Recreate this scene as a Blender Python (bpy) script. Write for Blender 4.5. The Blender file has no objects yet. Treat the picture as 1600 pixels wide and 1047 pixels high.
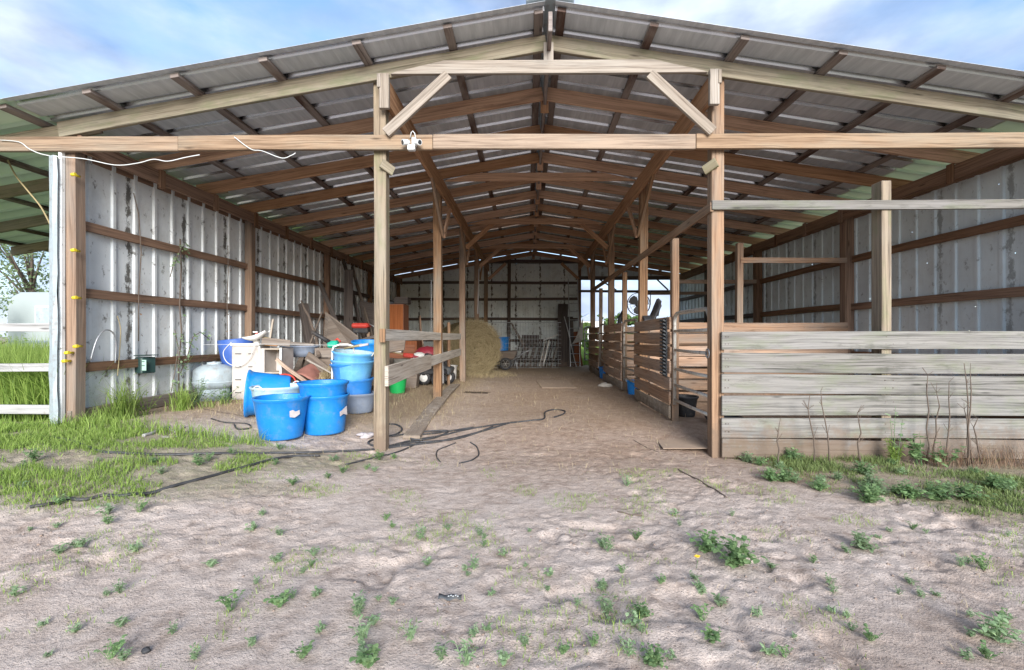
import bpy, math, random
import numpy as np
from mathutils import Vector, Matrix
random.seed(7); np.random.seed(7)
SC = bpy.context.scene
COL = SC.collection
R = math.radians
# ------------------------------------------------------------------ camera
CAMZ = 1.27
cam = bpy.data.cameras.new('camera'); camo = bpy.data.objects.new('camera', cam); COL.objects.link(camo)
camo.location = (0, 0, CAMZ); camo.rotation_euler = (R(90), 0, R(0.55))
cam.sensor_width = 36; cam.lens = 16.2; cam.shift_x = -0.011; cam.shift_y = 0.0005
cam.clip_start = 0.05; cam.clip_end = 2000
SC.camera = camo
SC.render.resolution_x = 1024; SC.render.resolution_y = 670
# ------------------------------------------------------------------ light
SUN_EL, SUN_AZ = 21, 169          # the sun stands behind the camera, a little to its right, behind thin cloud
world = bpy.data.worlds.new('World'); SC.world = world; world.use_nodes = True
wn, wl = world.node_tree.nodes, world.node_tree.links
wn.clear()
wo = wn.new('ShaderNodeOutputWorld'); bg = wn.new('ShaderNodeBackground'); bg.inputs[1].default_value = 0.135
sky = wn.new('ShaderNodeTexSky'); sky.sky_type = 'NISHITA'; sky.sun_disc = False
sky.sun_elevation = R(SUN_EL); sky.sun_rotation = R(SUN_AZ); sky.air_density = 1.0; sky.dust_density = 0.6; sky.ozone_density = 2.0
tc = wn.new('ShaderNodeTexCoord')
mp = wn.new('ShaderNodeMapping'); mp.inputs['Scale'].default_value = (1.0, 1.0, 2.2); mp.inputs['Location'].default_value = (0.35, 0.2, 0.1)
n1 = wn.new('ShaderNodeTexNoise'); n1.inputs['Scale'].default_value = 2.6; n1.inputs['Detail'].default_value = 9; n1.inputs['Roughness'].default_value = 0.55
r1 = wn.new('ShaderNodeValToRGB'); r1.color_ramp.elements[0].position = 0.36; r1.color_ramp.elements[1].position = 0.60
n2 = wn.new('ShaderNodeTexNoise'); n2.inputs['Scale'].default_value = 4.0; n2.inputs['Detail'].default_value = 6
r2 = wn.new('ShaderNodeValToRGB')
r2.color_ramp.elements[0].position = 0.35; r2.color_ramp.elements[0].color = (1.0, 1.35, 2.1, 1)
r2.color_ramp.elements[1].position = 0.65; r2.color_ramp.elements[1].color = (2.9, 3.3, 4.0, 1)
mx = wn.new('ShaderNodeMixRGB')
wl.new(tc.outputs['Generated'], mp.inputs[0]); wl.new(mp.outputs[0], n1.inputs[0]); wl.new(mp.outputs[0], n2.inputs[0])
wl.new(n1.outputs[0], r1.inputs[0]); wl.new(n2.outputs[0], r2.inputs[0])
wl.new(r1.outputs[0], mx.inputs[0]); wl.new(sky.outputs[0], mx.inputs[1]); wl.new(r2.outputs[0], mx.inputs[2])
wl.new(mx.outputs[0], bg.inputs[0]); wl.new(bg.outputs[0], wo.inputs[0])
sl = bpy.data.lights.new('sun', 'SUN'); sl.energy = 2.6; sl.angle = R(30); sl.color = (1, 0.98, 0.95)
so = bpy.data.objects.new('sun', sl); COL.objects.link(so)
_sd = Vector((math.sin(R(SUN_AZ)) * math.cos(R(SUN_EL)), math.cos(R(SUN_AZ)) * math.cos(R(SUN_EL)), math.sin(R(SUN_EL))))
so.rotation_euler = _sd.to_track_quat('Z', 'Y').to_euler()
SC.view_settings.view_transform = 'Standard'; SC.view_settings.look = 'None'; SC.view_settings.exposure = 1.38; SC.view_settings.gamma = 1
SC.cycles.max_bounces = 10; SC.cycles.diffuse_bounces = 8; SC.cycles.transparent_max_bounces = 12
# ------------------------------------------------------------------ numeric noise
def _hash(ix, iy, s):
    h = (ix.astype(np.int64) * 374761393 + iy.astype(np.int64) * 668265263 + s * 1442695041) & 0xffffffff
    h = ((h ^ (h >> 13)) * 1274126177) & 0xffffffff
    return ((h ^ (h >> 16)) & 0xffff) / 65535.0
def vnoise(x, y, s=0):
    x = np.asarray(x, float); y = np.asarray(y, float)
    ix = np.floor(x); iy = np.floor(y); fx = x - ix; fy = y - iy
    fx = fx * fx * (3 - 2 * fx); fy = fy * fy * (3 - 2 * fy)
    a = _hash(ix, iy, s); b = _hash(ix + 1, iy, s); c = _hash(ix, iy + 1, s); d = _hash(ix + 1, iy + 1, s)
    return a + (b - a) * fx + (c - a) * fy + (a - b - c + d) * fx * fy
def fbm(x, y, o=4, s=0):
    t = 0; a = .5; f = 1
    for i in range(o):
        t = t + a * vnoise(np.asarray(x) * f, np.asarray(y) * f, s + i * 17); a *= .5; f *= 2.03
    return t
def sst(x, a, b):
    t = np.clip((np.asarray(x, float) - a) / (b - a), 0, 1); return t * t * (3 - 2 * t)
def ground_z(x, y, detail=True):
    x = np.asarray(x, float); y = np.asarray(y, float)
    lat = sst(-x, .4, 4.4) * sst(y, 1.0, 4.2) * .33
    inn = sst(y, 4.7, 6.3) * .14 * (1 - sst(-x, .4, 4.4))
    z = lat + inn - 0.05 * sst(x, 4.0, 9.0) * (1 - sst(y, 4, 6))
    far = sst(np.hypot(x, y - 8), 14, 40)
    z = z * (1 - far) + .2 * far
    if detail:
        out = (1 - sst(y, 4.3, 5.6))
        inside = 1 - out
        z = z + (fbm(x * 1.3, y * 1.3, 2, 5) - .4) * .022 * (out * .9 + .15)
        wx = x + .10 * fbm(x * 4, y * 4, 2, 13); wy = y + .10 * fbm(x * 4 + 7, y * 4, 2, 19)
        hp = fbm(wx * 6, wy * 6, 3, 31)
        hp2 = fbm(wx * 17 + 3, wy * 17, 3, 77)
        mud = sst(fbm(x * .9 + 4, y * 1.1, 2, 55), .33, .5)
        cr = np.abs(fbm(wx * 8 + 1, wy * 8, 3, 401) - .44)           # crumbled ridges
        z = z + out * ((hp - .45) * .014 * (.4 + mud) + (hp2 - .42) * .020 * (.35 + mud) - (1 - sst(cr, 0, .05)) * .007 * (.3 + mud)) + inside * (hp2 - .4) * .008
        # hoof prints
        z = z - out * .022 * sst(vnoise(wx * 5.3 + 9, wy * 6.1, 91), .78, .90) * (.3 + mud)
    return z
def gz(x, y): return float(ground_z(np.array([x]), np.array([y]))[0])
def ray(px, py):
    """direction through a pixel of the 1600 px wide photograph (used to read positions on the ground off it)"""
    v = Vector(((px - 817.6) / 720, 1.0, (524.3 - py) / 720))
    v.rotate(Matrix.Rotation(R(0.55), 3, 'Z')); return v
def G(px, py):
    v = ray(px, py); t = np.arange(1.2, 19.2, .01)
    g = ground_z(v.x * t, v.y * t); k = int(np.argmax(CAMZ + v.z * t <= g))
    p = v * float(t[k]); return Vector((p.x, p.y, float(g[k])))
# ------------------------------------------------------------------ mesh builder
class MB:
    def __init__(s): s.v = []; s.f = []; s.uv = []; s.sm = []
    def face(s, idx, uvs, sm=False): s.f.append(idx); s.uv.append(uvs); s.sm.append(sm)
    def beam(s, a, b, w, h, up=(0, 0, 1), n=1, wob=0.0, tap=1.0, t0=0, cuta=0.0, cutb=0.0):
        """board from a to b; w across, h along 'up'"""
        a = Vector(a); b = Vector(b); L = (b - a).length; d = (b - a) / L
        up = Vector(up)
        sd = d.cross(up)
        if sd.length < 1e-4: sd = d.cross(Vector((0, 1, 0)))
        sd.normalize(); u = sd.cross(d).normalized()
        ou, ov = random.uniform(0, 50), random.uniform(0, 50)
        i0 = len(s.v); ph = random.uniform(0, 6)
        for k in range(n + 1):
            t = k / n; c = a + (b - a) * t
            c = c + u * (math.sin(ph + t * 5) * wob) + sd * (math.cos(ph * 2 + t * 4) * wob)
            q = 1 + (tap - 1) * t
            for (x, z) in ((-.5, -.5), (.5, -.5), (.5, .5), (-.5, .5)):
                off = 0
                if k == 0: off = cuta * (z)
                if k == n: off = cutb * (z)
                s.v.append(tuple(c + sd * (x * w * q) + u * (z * h * q) + d * off))
        cr = [0, w, w + h, 2 * w + h, 2 * w + 2 * h]
        for k in range(n):
            for j in range(4):
                j2 = (j + 1) % 4
                p = i0 + k * 4
                u0, u1 = ou + L * k / n, ou + L * (k + 1) / n
                s.face((p + j, p + j2, p + 4 + j2, p + 4 + j), ((u0, ov + cr[j]), (u0, ov + cr[j + 1]), (u1, ov + cr[j + 1]), (u1, ov + cr[j])))
        e = i0 + n * 4
        s.face((i0 + 3, i0 + 2, i0 + 1, i0), ((ou, ov), (ou + .02, ov), (ou + .02, ov + h), (ou, ov + h)))
        s.face((e, e + 1, e + 2, e + 3), ((ou, ov), (ou + .02, ov), (ou + .02, ov + h), (ou, ov + h)))
        return s
    def box(s, c, size, rz=0.0, rx=0.0, ry=0.0):
        c = Vector(c); M = Matrix.Rotation(rz, 3, 'Z') @ Matrix.Rotation(ry, 3, 'Y') @ Matrix.Rotation(rx, 3, 'X')
        sx, sy, sz = size
        a = c + M @ Vector((-sx / 2, 0, 0)); b = c + M @ Vector((sx / 2, 0, 0))
        if sz >= sx and sz >= sy:
            return s.beam(c + M @ Vector((0, 0, -sz / 2)), c + M @ Vector((0, 0, sz / 2)), sx, sy, up=M @ Vector((0, 1, 0)))
        if sy > sx:
            return s.beam(c + M @ Vector((0, -sy / 2, 0)), c + M @ Vector((0, sy / 2, 0)), sx, sz, up=M @ Vector((0, 0, 1)))
        return s.beam(a, b, sy, sz, up=M @ Vector((0, 0, 1)))
    def tube(s, pts, r, n=8, closed=False, cap=True):
        pts = [Vector(p) for p in pts]; m = len(pts); i0 = len(s.v)
        rr = r if hasattr(r, '__len__') else [r] * m
        prev = None; L = 0
        Ls = []
        for k in range(m):
            if k: L += (pts[k] - pts[k - 1]).length
            Ls.append(L)
            if closed: d = pts[(k + 1) % m] - pts[k - 1]
            else: d = pts[min(k + 1, m - 1)] - pts[max(k - 1, 0)]
            if d.length < 1e-9: d = Vector((0, 0, 1))
            d.normalize()
            if prev is None:
                x = d.cross(Vector((0, 0, 1)))
                if x.length < .1: x = d.cross(Vector((0, 1, 0)))
            else:
                x = prev - d * prev.dot(d)
            x.normalize(); prev = x; y = d.cross(x)
            for j in range(n):
                a = 2 * math.pi * j / n
                s.v.append(tuple(pts[k] + (x * math.cos(a) + y * math.sin(a)) * rr[k]))
        for k in range(m if closed else m - 1):
            k2 = (k + 1) % m
            for j in range(n):
                j2 = (j + 1) % n
                s.face((i0 + k * n + j, i0 + k * n + j2, i0 + k2 * n + j2, i0 + k2 * n + j),
                       ((Ls[k], j / n), (Ls[k], (j + 1) / n), (Ls[k2], (j + 1) / n), (Ls[k2], j / n)), True)
        if cap and not closed:
            s.face(tuple(i0 + j for j in reversed(range(n))), tuple((0, 0) for j in range(n)))
            s.face(tuple(i0 + (m - 1) * n + j for j in range(n)), tuple((0, 0) for j in range(n)))
        return s
    def lathe(s, prof, n=32, c=(0, 0, 0), M=None, closed=False, sx=1.0, sy=1.0):
        """profile of (r, z) turned about z"""
        i0 = len(s.v); m = len(prof); c = Vector(c)
        for (r, z) in prof:
            for j in range(n):
                a = 2 * math.pi * j / n
                p = Vector((r * math.cos(a) * sx, r * math.sin(a) * sy, z))
                if M is not None: p = M @ p
                s.v.append(tuple(p + c))
        for k in range(m - 1):
            for j in range(n):
                j2 = (j + 1) % n
                s.face((i0 + k * n + j, i0 + k * n + j2, i0 + (k + 1) * n + j2, i0 + (k + 1) * n + j),
                       ((j / n, prof[k][1]), ((j + 1) / n, prof[k][1]), ((j + 1) / n, prof[k + 1][1]), (j / n, prof[k + 1][1])), True)
        return s
    def prism(s, poly, c, ex, ey, ez, depth):
        """2-D outline in the plane (ex, ey) given a thickness along ez"""
        c = Vector(c); ex = Vector(ex); ey = Vector(ey); ez = Vector(ez).normalized(); i0 = len(s.v); n = len(poly)
        for k in (0, 1):
            for (x, y) in poly: s.v.append(tuple(c + ex * x + ey * y + ez * (depth * k)))
        s.face(tuple(i0 + j for j in reversed(range(n))), tuple(poly[j] for j in reversed(range(n))))
        s.face(tuple(i0 + n + j for j in range(n)), tuple(poly))
        for j in range(n):
            j2 = (j + 1) % n
            s.face((i0 + j, i0 + j2, i0 + n + j2, i0 + n + j), ((poly[j][0], 0), (poly[j2][0], 0), (poly[j2][0], depth), (poly[j][0], depth)))
        return s
    def build(s, name, mat, parent=None, bevel=0.0, at=None, local=False, sub=0, solid=0.0):
        me = bpy.data.meshes.new(name)
        o = bpy.data.objects.new(name, me)
        off = Vector((0, 0, 0))
        if parent is not None and not local:
            p = parent
            while p: off += p.location; p = p.parent
        if at is not None: off = Vector(at)
        if off.length > 0: vs = [(x - off.x, y - off.y, z - off.z) for (x, y, z) in s.v]
        else: vs = s.v
        me.from_pydata(vs, [], s.f)
        uvl = me.uv_layers.new(name='UVMap')
        flat = [c for fu in s.uv for uv in fu for c in uv]
        uvl.data.foreach_set('uv', flat)
        me.polygons.foreach_set('use_smooth', s.sm)
        if mat is not None: me.materials.append(mat)
        me.validate(); me.update()
        if at is not None and parent is None: o.location = at
        COL.objects.link(o)
        if parent is not None: o.parent = parent
        if solid:
            m = o.modifiers.new('solid', 'SOLIDIFY'); m.thickness = solid; m.offset = 0
        if sub:
            m = o.modifiers.new('sub', 'SUBSURF'); m.levels = sub; m.render_levels = sub
        if bevel:
            m = o.modifiers.new('bevel', 'BEVEL'); m.width = bevel; m.segments = 1; m.limit_method = 'ANGLE'; m.angle_limit = R(40)
        return o
def tag(o, label=None, cat=None, group=None, kind=None):
    if label: o['label'] = label
    if cat: o['category'] = cat
    if group: o['group'] = group
    if kind: o['kind'] = kind
    return o
def thing(name, label, cat, loc=(0, 0, 0), group=None, rz=0.0):
    o = bpy.data.objects.new(name, None); COL.objects.link(o); o.location = loc; o.rotation_euler = (0, 0, rz)
    o.empty_display_size = .1
    return tag(o, label, cat, group)
def copy_tree(o, parent=None):
    c = o.copy(); COL.objects.link(c)
    if parent: c.parent = parent
    for ch in list(o.children): copy_tree(ch, c)
    return c
# ------------------------------------------------------------------ materials
class NT:
    def __init__(s, name):
        s.m = bpy.data.materials.new(name); s.m.use_nodes = True; s.n = s.m.node_tree.nodes; s.l = s.m.node_tree.links
        s.b = s.n['Principled BSDF']; s.out = s.n['Material Output']
    def add(s, t, ins={}, **kw):
        x = s.n.new('ShaderNode' + t)
        for k, v in kw.items(): setattr(x, k, v)
        for k, v in ins.items(): s.set(x, k, v)
        return x
    def set(s, x, k, v):
        if hasattr(v, 'is_output'): s.l.new(v, x.inputs[k])
        else: x.inputs[k].default_value = v
    def coord(s, kind='UV', scale=(1, 1, 1), loc=(0, 0, 0)):
        t = s.add('TexCoord'); m = s.add('Mapping', {0: t.outputs[kind], 'Scale': scale, 'Location': loc}); return m.outputs[0]
    def pos(s, scale=(1, 1, 1), loc=(0, 0, 0)):
        t = s.add('NewGeometry'); m = s.add('Mapping', {0: t.outputs['Position'], 'Scale': scale, 'Location': loc}); return m.outputs[0]
    def noise(s, vec, scale, detail=4, rough=.5, dist=0.0):
        return s.add('TexNoise', {'Vector': vec, 'Scale': scale, 'Detail': detail, 'Roughness': rough, 'Distortion': dist}).outputs[0]
    def ramp(s, fac, stops, interp='LINEAR'):
        r = s.add('ValToRGB', {0: fac}); cr = r.color_ramp; cr.interpolation = interp
        while len(cr.elements) < len(stops): cr.elements.new(.5)
        for e, (p, c) in zip(cr.elements, stops):
            e.position = p; e.color = (c, c, c, 1) if not hasattr(c, '__len__') else (*c, 1)
        return r.outputs[0]
    def mix(s, f, a, b, bt='MIX'):
        x = s.add('MixRGB', blend_type=bt); s.set(x, 0, f)
        for k, v in ((1, a), (2, b)):
            s.set(x, k, v if hasattr(v, 'is_output') else (*v, 1) if hasattr(v, '__len__') else (v, v, v, 1))
        return x.outputs[0]
    def math(s, op, a, b=0.0, c=0.0, clamp=False):
        x = s.add('Math', operation=op, use_clamp=clamp); s.set(x, 0, a); s.set(x, 1, b); s.set(x, 2, c); return x.outputs[0]
    def bump(s, h, strength=.5, dist=.01, normal=None):
        x = s.add('Bump', {'Strength': strength, 'Distance': dist, 'Height': h})
        if normal is not None: s.set(x, 'Normal', normal)
        s.l.new(x.outputs[0], s.b.inputs['Normal']); return x.outputs[0]
    def base(s, c, rough=.7, metal=0.0, spec=None):
        s.set(s.b, 'Base Color', c if hasattr(c, 'is_output') else (*c, 1)); s.set(s.b, 'Roughness', rough); s.set(s.b, 'Metallic', metal)
        if spec is not None: s.set(s.b, 'Specular IOR Level', spec)
        return s.m
def wood(name, light, dark, grey=None, greyamt=.3, moss=0.0, knots=True, rnd=.25, grain=1.0, stain=(.05, .035, .025), stainamt=.3):
    t = NT(name)
    uv = t.coord('UV')
    oi = t.add('ObjectInfo').outputs['Random']
    warp = t.noise(t.coord('UV', (1.3, 9, 1)), 1.0, 3, .5)
    wuv = t.add('VectorMath', {0: uv, 1: t.add('CombineXYZ', {1: t.math('MULTIPLY', warp, .05 * grain)}).outputs[0]}, operation='ADD').outputs[0]
    fine = t.noise(t.add('Mapping', {0: wuv, 'Scale': (1.6, 75, 1)}).outputs[0], 1.0, 4, .6)
    band = t.noise(t.add('Mapping', {0: wuv, 'Scale': (.45, 20, 1)}).outputs[0], 1.0, 3, .55)
    g = t.math('ADD', t.math('MULTIPLY', fine, .55), t.math('MULTIPLY', band, .45))
    col = t.ramp(g, [(.36, [x * .8 for x in dark]), (.46, [(a + b) / 2 for a, b in zip(light, dark)]), (.56, light)])
    big = t.noise(t.coord('UV', (.8, 3.5, 1)), 1.0, 5, .6)
    if grey is not None:
        col = t.mix(t.ramp(big, [(.5 - greyamt * .35, 1.0), (.62 - greyamt * .1, 0.0)]), col, t.mix(fine, [c * .45 for c in grey], [min(1, c * 1.5) for c in grey]))
    if moss > 0:
        mo = t.noise(t.coord('UV', (2.2, 6, 1), (9, 3, 0)), 1.0, 5, .65)
        col = t.mix(t.math('MULTIPLY', t.ramp(mo, [(.5, 0.0), (.66, 1.0)]), moss), col, (.13, .17, .06))
    st = t.noise(t.coord('UV', (1.6, 7, 1), (3, 17, 0)), 1.3, 6, .7)
    col = t.mix(t.math('MULTIPLY', t.ramp(st, [(.56, 0.0), (.70, 1.0)]), stainamt), col, stain)
    if knots:
        vo = t.add('TexVoronoi', {'Vector': t.coord('UV', (1.7, 9, 1)), 'Scale': 1.0}, feature='F1')
        kn = t.ramp(vo.outputs['Distance'], [(.05, 1.0), (.13, 0.0)])
        sel = t.ramp(t.add('SeparateColor', {0: vo.outputs['Color']}).outputs[0], [(.55, 0.0), (.6, 1.0)])
        col = t.mix(t.math('MULTIPLY', t.math('MULTIPLY', kn, sel), .75), col, [c * .35 for c in dark])
    # checks (long dark cracks)
    ck = t.noise(t.add('Mapping', {0: wuv, 'Scale': (.7, 60, 1), 'Location': (5, 5, 0)}).outputs[0], 1.0, 2, .5)
    ckr = t.ramp(ck, [(.28, 1.0), (.34, 0.0)])
    col = t.mix(t.math('MULTIPLY', ckr, .7), col, [c * .25 for c in dark])
    # mud thrown up on the lowest part
    pz = t.add('SeparateXYZ', {0: t.pos()}).outputs[2]
    mud = t.math('SUBTRACT', t.math('ADD', t.math('MULTIPLY', t.noise(t.pos(), 9, 6, .7), 1.3), .02), t.math('MULTIPLY', pz, 1.5), clamp=True)
    col = t.mix(t.math('MULTIPLY', t.ramp(mud, [(.1, 0.0), (.45, 1.0)]), .75), col, (.17, .12, .085))
    hs = t.add('HueSaturation', {'Color': col, 'Value': t.math('MULTIPLY_ADD', oi, rnd * 2, 1 - rnd), 'Saturation': t.math('MULTIPLY_ADD', oi, -.3, 1.12)})
    t.base(hs.outputs[0], .88, 0, .25)
    t.bump(t.math('SUBTRACT', g, t.math('MULTIPLY', ckr, .8)), .55, .006)
    return t.m
def plastic(name, c, rough=.38, scuff=.25, dirt=(.32, .27, .2), dirtamt=.35, spec=.5):
    t = NT(name)
    p = t.coord('Object')
    n = t.noise(p, 6, 6, .65); n2 = t.noise(p, 60, 3, .6)
    oi = t.add('ObjectInfo').outputs['Random']
    col = t.mix(t.math('MULTIPLY', t.ramp(n, [(.45, 0.0), (.7, 1.0)]), scuff), c, [min(1, x * 1.5 + .12) for x in c])
    col = t.mix(t.math('MULTIPLY', t.ramp(t.noise(t.coord('Object', (1, 1, 1), (3, 3, 3)), 9, 8, .7), [(.54, 0.0), (.72, 1.0)]), dirtamt), col, dirt)
    hs = t.add('HueSaturation', {'Color': col, 'Value': t.math('MULTIPLY_ADD', oi, .16, .92)})
    t.base(hs.outputs[0], t.ramp(n2, [(.3, rough * .8), (.7, min(1, rough * 1.5))]), 0, spec)
    t.bump(n2, .12, .003); return t.m
def metal(name, c, rough=.45, m=.8, rust=.2, rustc=(.16, .07, .03)):
    t = NT(name); p = t.coord('Object')
    n = t.noise(p, 14, 7, .7)
    col = t.mix(t.math('MULTIPLY', t.ramp(n, [(.5, 0.0), (.64, 1.0)]), rust), c, rustc)
    t.base(col, t.ramp(t.noise(p, 40, 4), [(.3, rough * .7), (.7, min(1, rough * 1.4))]), m)
    t.bump(n, .15, .004); return t.m
def simple(name, c, rough=.8, var=.25, sc=8.0, m=0.0, bump=.2):
    t = NT(name); p = t.coord('Object'); n = t.noise(p, sc, 7, .65)
    t.base(t.mix(n, [x * (1 - var) for x in c], [min(1, x * (1 + var)) for x in c]), rough, m); t.bump(t.noise(p, sc * 6, 4), bump, .005); return t.m
def leafmat(name, c1, c2, trans=.35):
    t = NT(name)
    oi = t.add('ObjectInfo').outputs['Random']
    at = t.add('Attribute', attribute_name='tint').outputs['Fac']
    col = t.mix(at, c1, c2)
    hs = t.add('HueSaturation', {'Color': col, 'Value': t.math('MULTIPLY_ADD', oi, .3, .85)})
    t.base(hs.outputs[0], .6, 0, .3)
    tr = t.add('BsdfTranslucent', {0: hs.outputs[0]})
    ms = t.add('MixShader', {0: trans, 1: t.b.outputs[0], 2: tr.outputs[0]})
    t.l.new(ms.outputs[0], t.out.inputs[0]); return t.m

M = {}
M['post'] = wood('post wood', (.33, .205, .125), (.13, .07, .042), grey=(.26, .225, .18), greyamt=.75, rnd=.12)
M['postpale'] = wood('weathered post wood', (.29, .225, .155), (.13, .095, .065), grey=(.27, .24, .19), greyamt=.9, moss=.35, rnd=.08)
M['beam'] = wood('front beam wood', (.33, .235, .16), (.13, .08, .05), grey=(.27, .24, .19), greyamt=.9, rnd=.05, stainamt=.25)
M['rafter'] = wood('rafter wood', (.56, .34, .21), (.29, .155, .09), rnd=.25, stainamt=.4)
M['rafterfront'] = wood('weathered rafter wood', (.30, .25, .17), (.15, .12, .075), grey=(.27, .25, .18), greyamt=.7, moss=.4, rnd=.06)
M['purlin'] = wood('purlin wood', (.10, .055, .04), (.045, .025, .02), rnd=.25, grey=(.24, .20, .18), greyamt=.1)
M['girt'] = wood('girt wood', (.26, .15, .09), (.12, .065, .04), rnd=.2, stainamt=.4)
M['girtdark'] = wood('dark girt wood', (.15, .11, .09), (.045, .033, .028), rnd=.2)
M['fence'] = wood('weathered fence board', (.23, .215, .195), (.085, .08, .07), grey=(.225, .215, .21), greyamt=.85, moss=.28, rnd=.12, stain=(.06, .06, .045), stainamt=.7)
M['fencewhite'] = wood('whitewashed rail wood', (.44, .43, .42), (.22, .21, .20), grey=(.44, .44, .44), greyamt=.8, rnd=.08)
M['brace'] = wood('pale brace wood', (.36, .31, .26), (.18, .145, .115), grey=(.34, .315, .28), greyamt=.9, rnd=.08, stainamt=.15)
M['stall'] = wood('stall board wood', (.46, .29, .19), (.21, .125, .08), grey=(.34, .27, .22), greyamt=.5, rnd=.28, stainamt=.6)
M['stallbase'] = wood('weathered base board wood', (.44, .37, .29), (.26, .2, .15), grey=(.48, .43, .37), greyamt=.8, rnd=.1)
M['greyply'] = wood('grey old board', (.20, .155, .12), (.10, .075, .06), grey=(.21, .18, .155), greyamt=.6, rnd=.25)
M['cornerpost'] = wood('reddish corner post wood', (.30, .19, .12), (.13, .075, .045), grey=(.24, .19, .15), greyamt=.5, rnd=.05)
M['railpale'] = wood('bleached rail board', (.58, .53, .46), (.30, .26, .21), grey=(.56, .53, .48), greyamt=.9, rnd=.03, stainamt=.1)
M['darkboard'] = wood('dark old board', (.10, .08, .07), (.04, .033, .03), rnd=.3)
# ------------------------------------------------------------------ sheet-metal materials
def tin(name, c, dirt=.5, holes=False, metal_=.25, rough=.5, grime=(.07, .06, .045), pale=(.78, .80, .80)):
    t = NT(name)
    uv = t.coord('UV')
    n = t.noise(t.coord('UV', (1.0, .8, 1)), 1.4, 6, .6)
    col = t.mix(t.ramp(n, [(.38, 0.0), (.62, 1.0)]), c, pale)
    vs = t.noise(t.coord('UV', (14, .5, 1)), 1.0, 5, .65)
    col = t.mix(t.math('MULTIPLY', t.ramp(vs, [(.5, 0.0), (.72, 1.0)]), .3), col, [x * .78 for x in c])
    # grime that clings to the panel seams
    u = t.add('SeparateXYZ', {0: uv}).outputs[0]
    fr = t.math('ABSOLUTE', t.math('SUBTRACT', t.math('FRACT', t.math('ADD', t.math('MULTIPLY', u, 1 / .9), .06)), .5))
    seam = t.ramp(fr, [(.435, 0.0), (.497, 1.0)])
    dn = t.noise(t.coord('UV', (7, 4, 1), (4, 1, 0)), 1.5, 8, .75)
    blot = t.noise(t.coord('UV', (1.2, 1.0, 1), (14, 1, 0)), 1.5, 6, .7)
    gm = t.math('MULTIPLY', t.ramp(t.math('ADD', dn, t.math('MULTIPLY', seam, .17)), [(.575, 0.0), (.66, 1.0)]), dirt, clamp=True)
    col = t.mix(gm, col, grime)
    col = t.mix(t.math('MULTIPLY', t.ramp(blot, [(.5, 0.0), (.75, 1.0)]), dirt * .55), col, (.36, .33, .27))
    wz = t.math('ADD', t.math('SUBTRACT', 1.0, t.math('MULTIPLY', t.add('SeparateXYZ', {0: t.pos()}).outputs[2], 1.1)), t.math('MULTIPLY', t.math('SUBTRACT', dn, .5), 1.6), clamp=True)
    col = t.mix(t.math('MULTIPLY', wz, .55), col, (.30, .25, .19))
    t.base(col, t.ramp(dn, [(.3, rough), (.7, min(1, rough + .25))]), metal_, .4)
    t.bump(t.noise(t.coord('UV', (2, 1.5, 1)), 1.0, 3, .5), .25, .02)
    if holes:
        vo = t.add('TexVoronoi', {'Vector': t.coord('UV', (1.15, 1.9, 1)), 'Scale': 1.0, 'Randomness': 1.0}, feature='F1', voronoi_dimensions='2D')
        hl = t.math('LESS_THAN', vo.outputs['Distance'], .0095)
        tr = t.add('BsdfTransparent'); ms = t.add('MixShader', {0: hl, 1: t.b.outputs[0], 2: tr.outputs[0]})
        t.l.new(ms.outputs[0], t.out.inputs[0])
    return t.m
M['tinleft'] = tin('galvanised wall sheet', (.74, .77, .77), .9, metal_=.05, pale=(.84, .86, .85))
M['tinright'] = tin('dull galvanised wall sheet', (.60, .65, .67), .55, holes=True, pale=(.70, .76, .78), metal_=.1)
M['tinback'] = tin('grimy wall sheet', (.66, .71, .70), 1.0, holes=True, pale=(.76, .79, .76), metal_=.05)
t = NT('roof sheet'); n = t.noise(t.coord('UV', (.6, 1.2, 1)), 2.0, 6, .65)
t.base(t.mix(t.ramp(n, [(.4, 0.0), (.65, 1.0)]), (.44, .47, .51), (.60, .63, .67)), .45, .1)
M['ribside'] = simple('rib side with painted highlight', (.62, .65, .68), .22, .05, 4, 1.0, .02)  # highlight lines put into the material: rib sides brighter and shinier than the sheet
t2 = NT('eave sheet with painted green glow')
t2.base((.60, .66, .55), .5); tr_ = t2.add('BsdfTranslucent', {0: (.66, .74, .56, 1)}); ms_ = t2.add('MixShader', {0: .32, 1: t2.b.outputs[0], 2: tr_.outputs[0]}); t2.l.new(ms_.outputs[0], t2.out.inputs[0])  # green light off the grass, painted in as a pale translucent tint
M['eaveglow'] = t2.m
M['tinroof'] = t.m
M['flash'] = metal('white flashing', (.33, .38, .40), .5, .1, .35)
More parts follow.
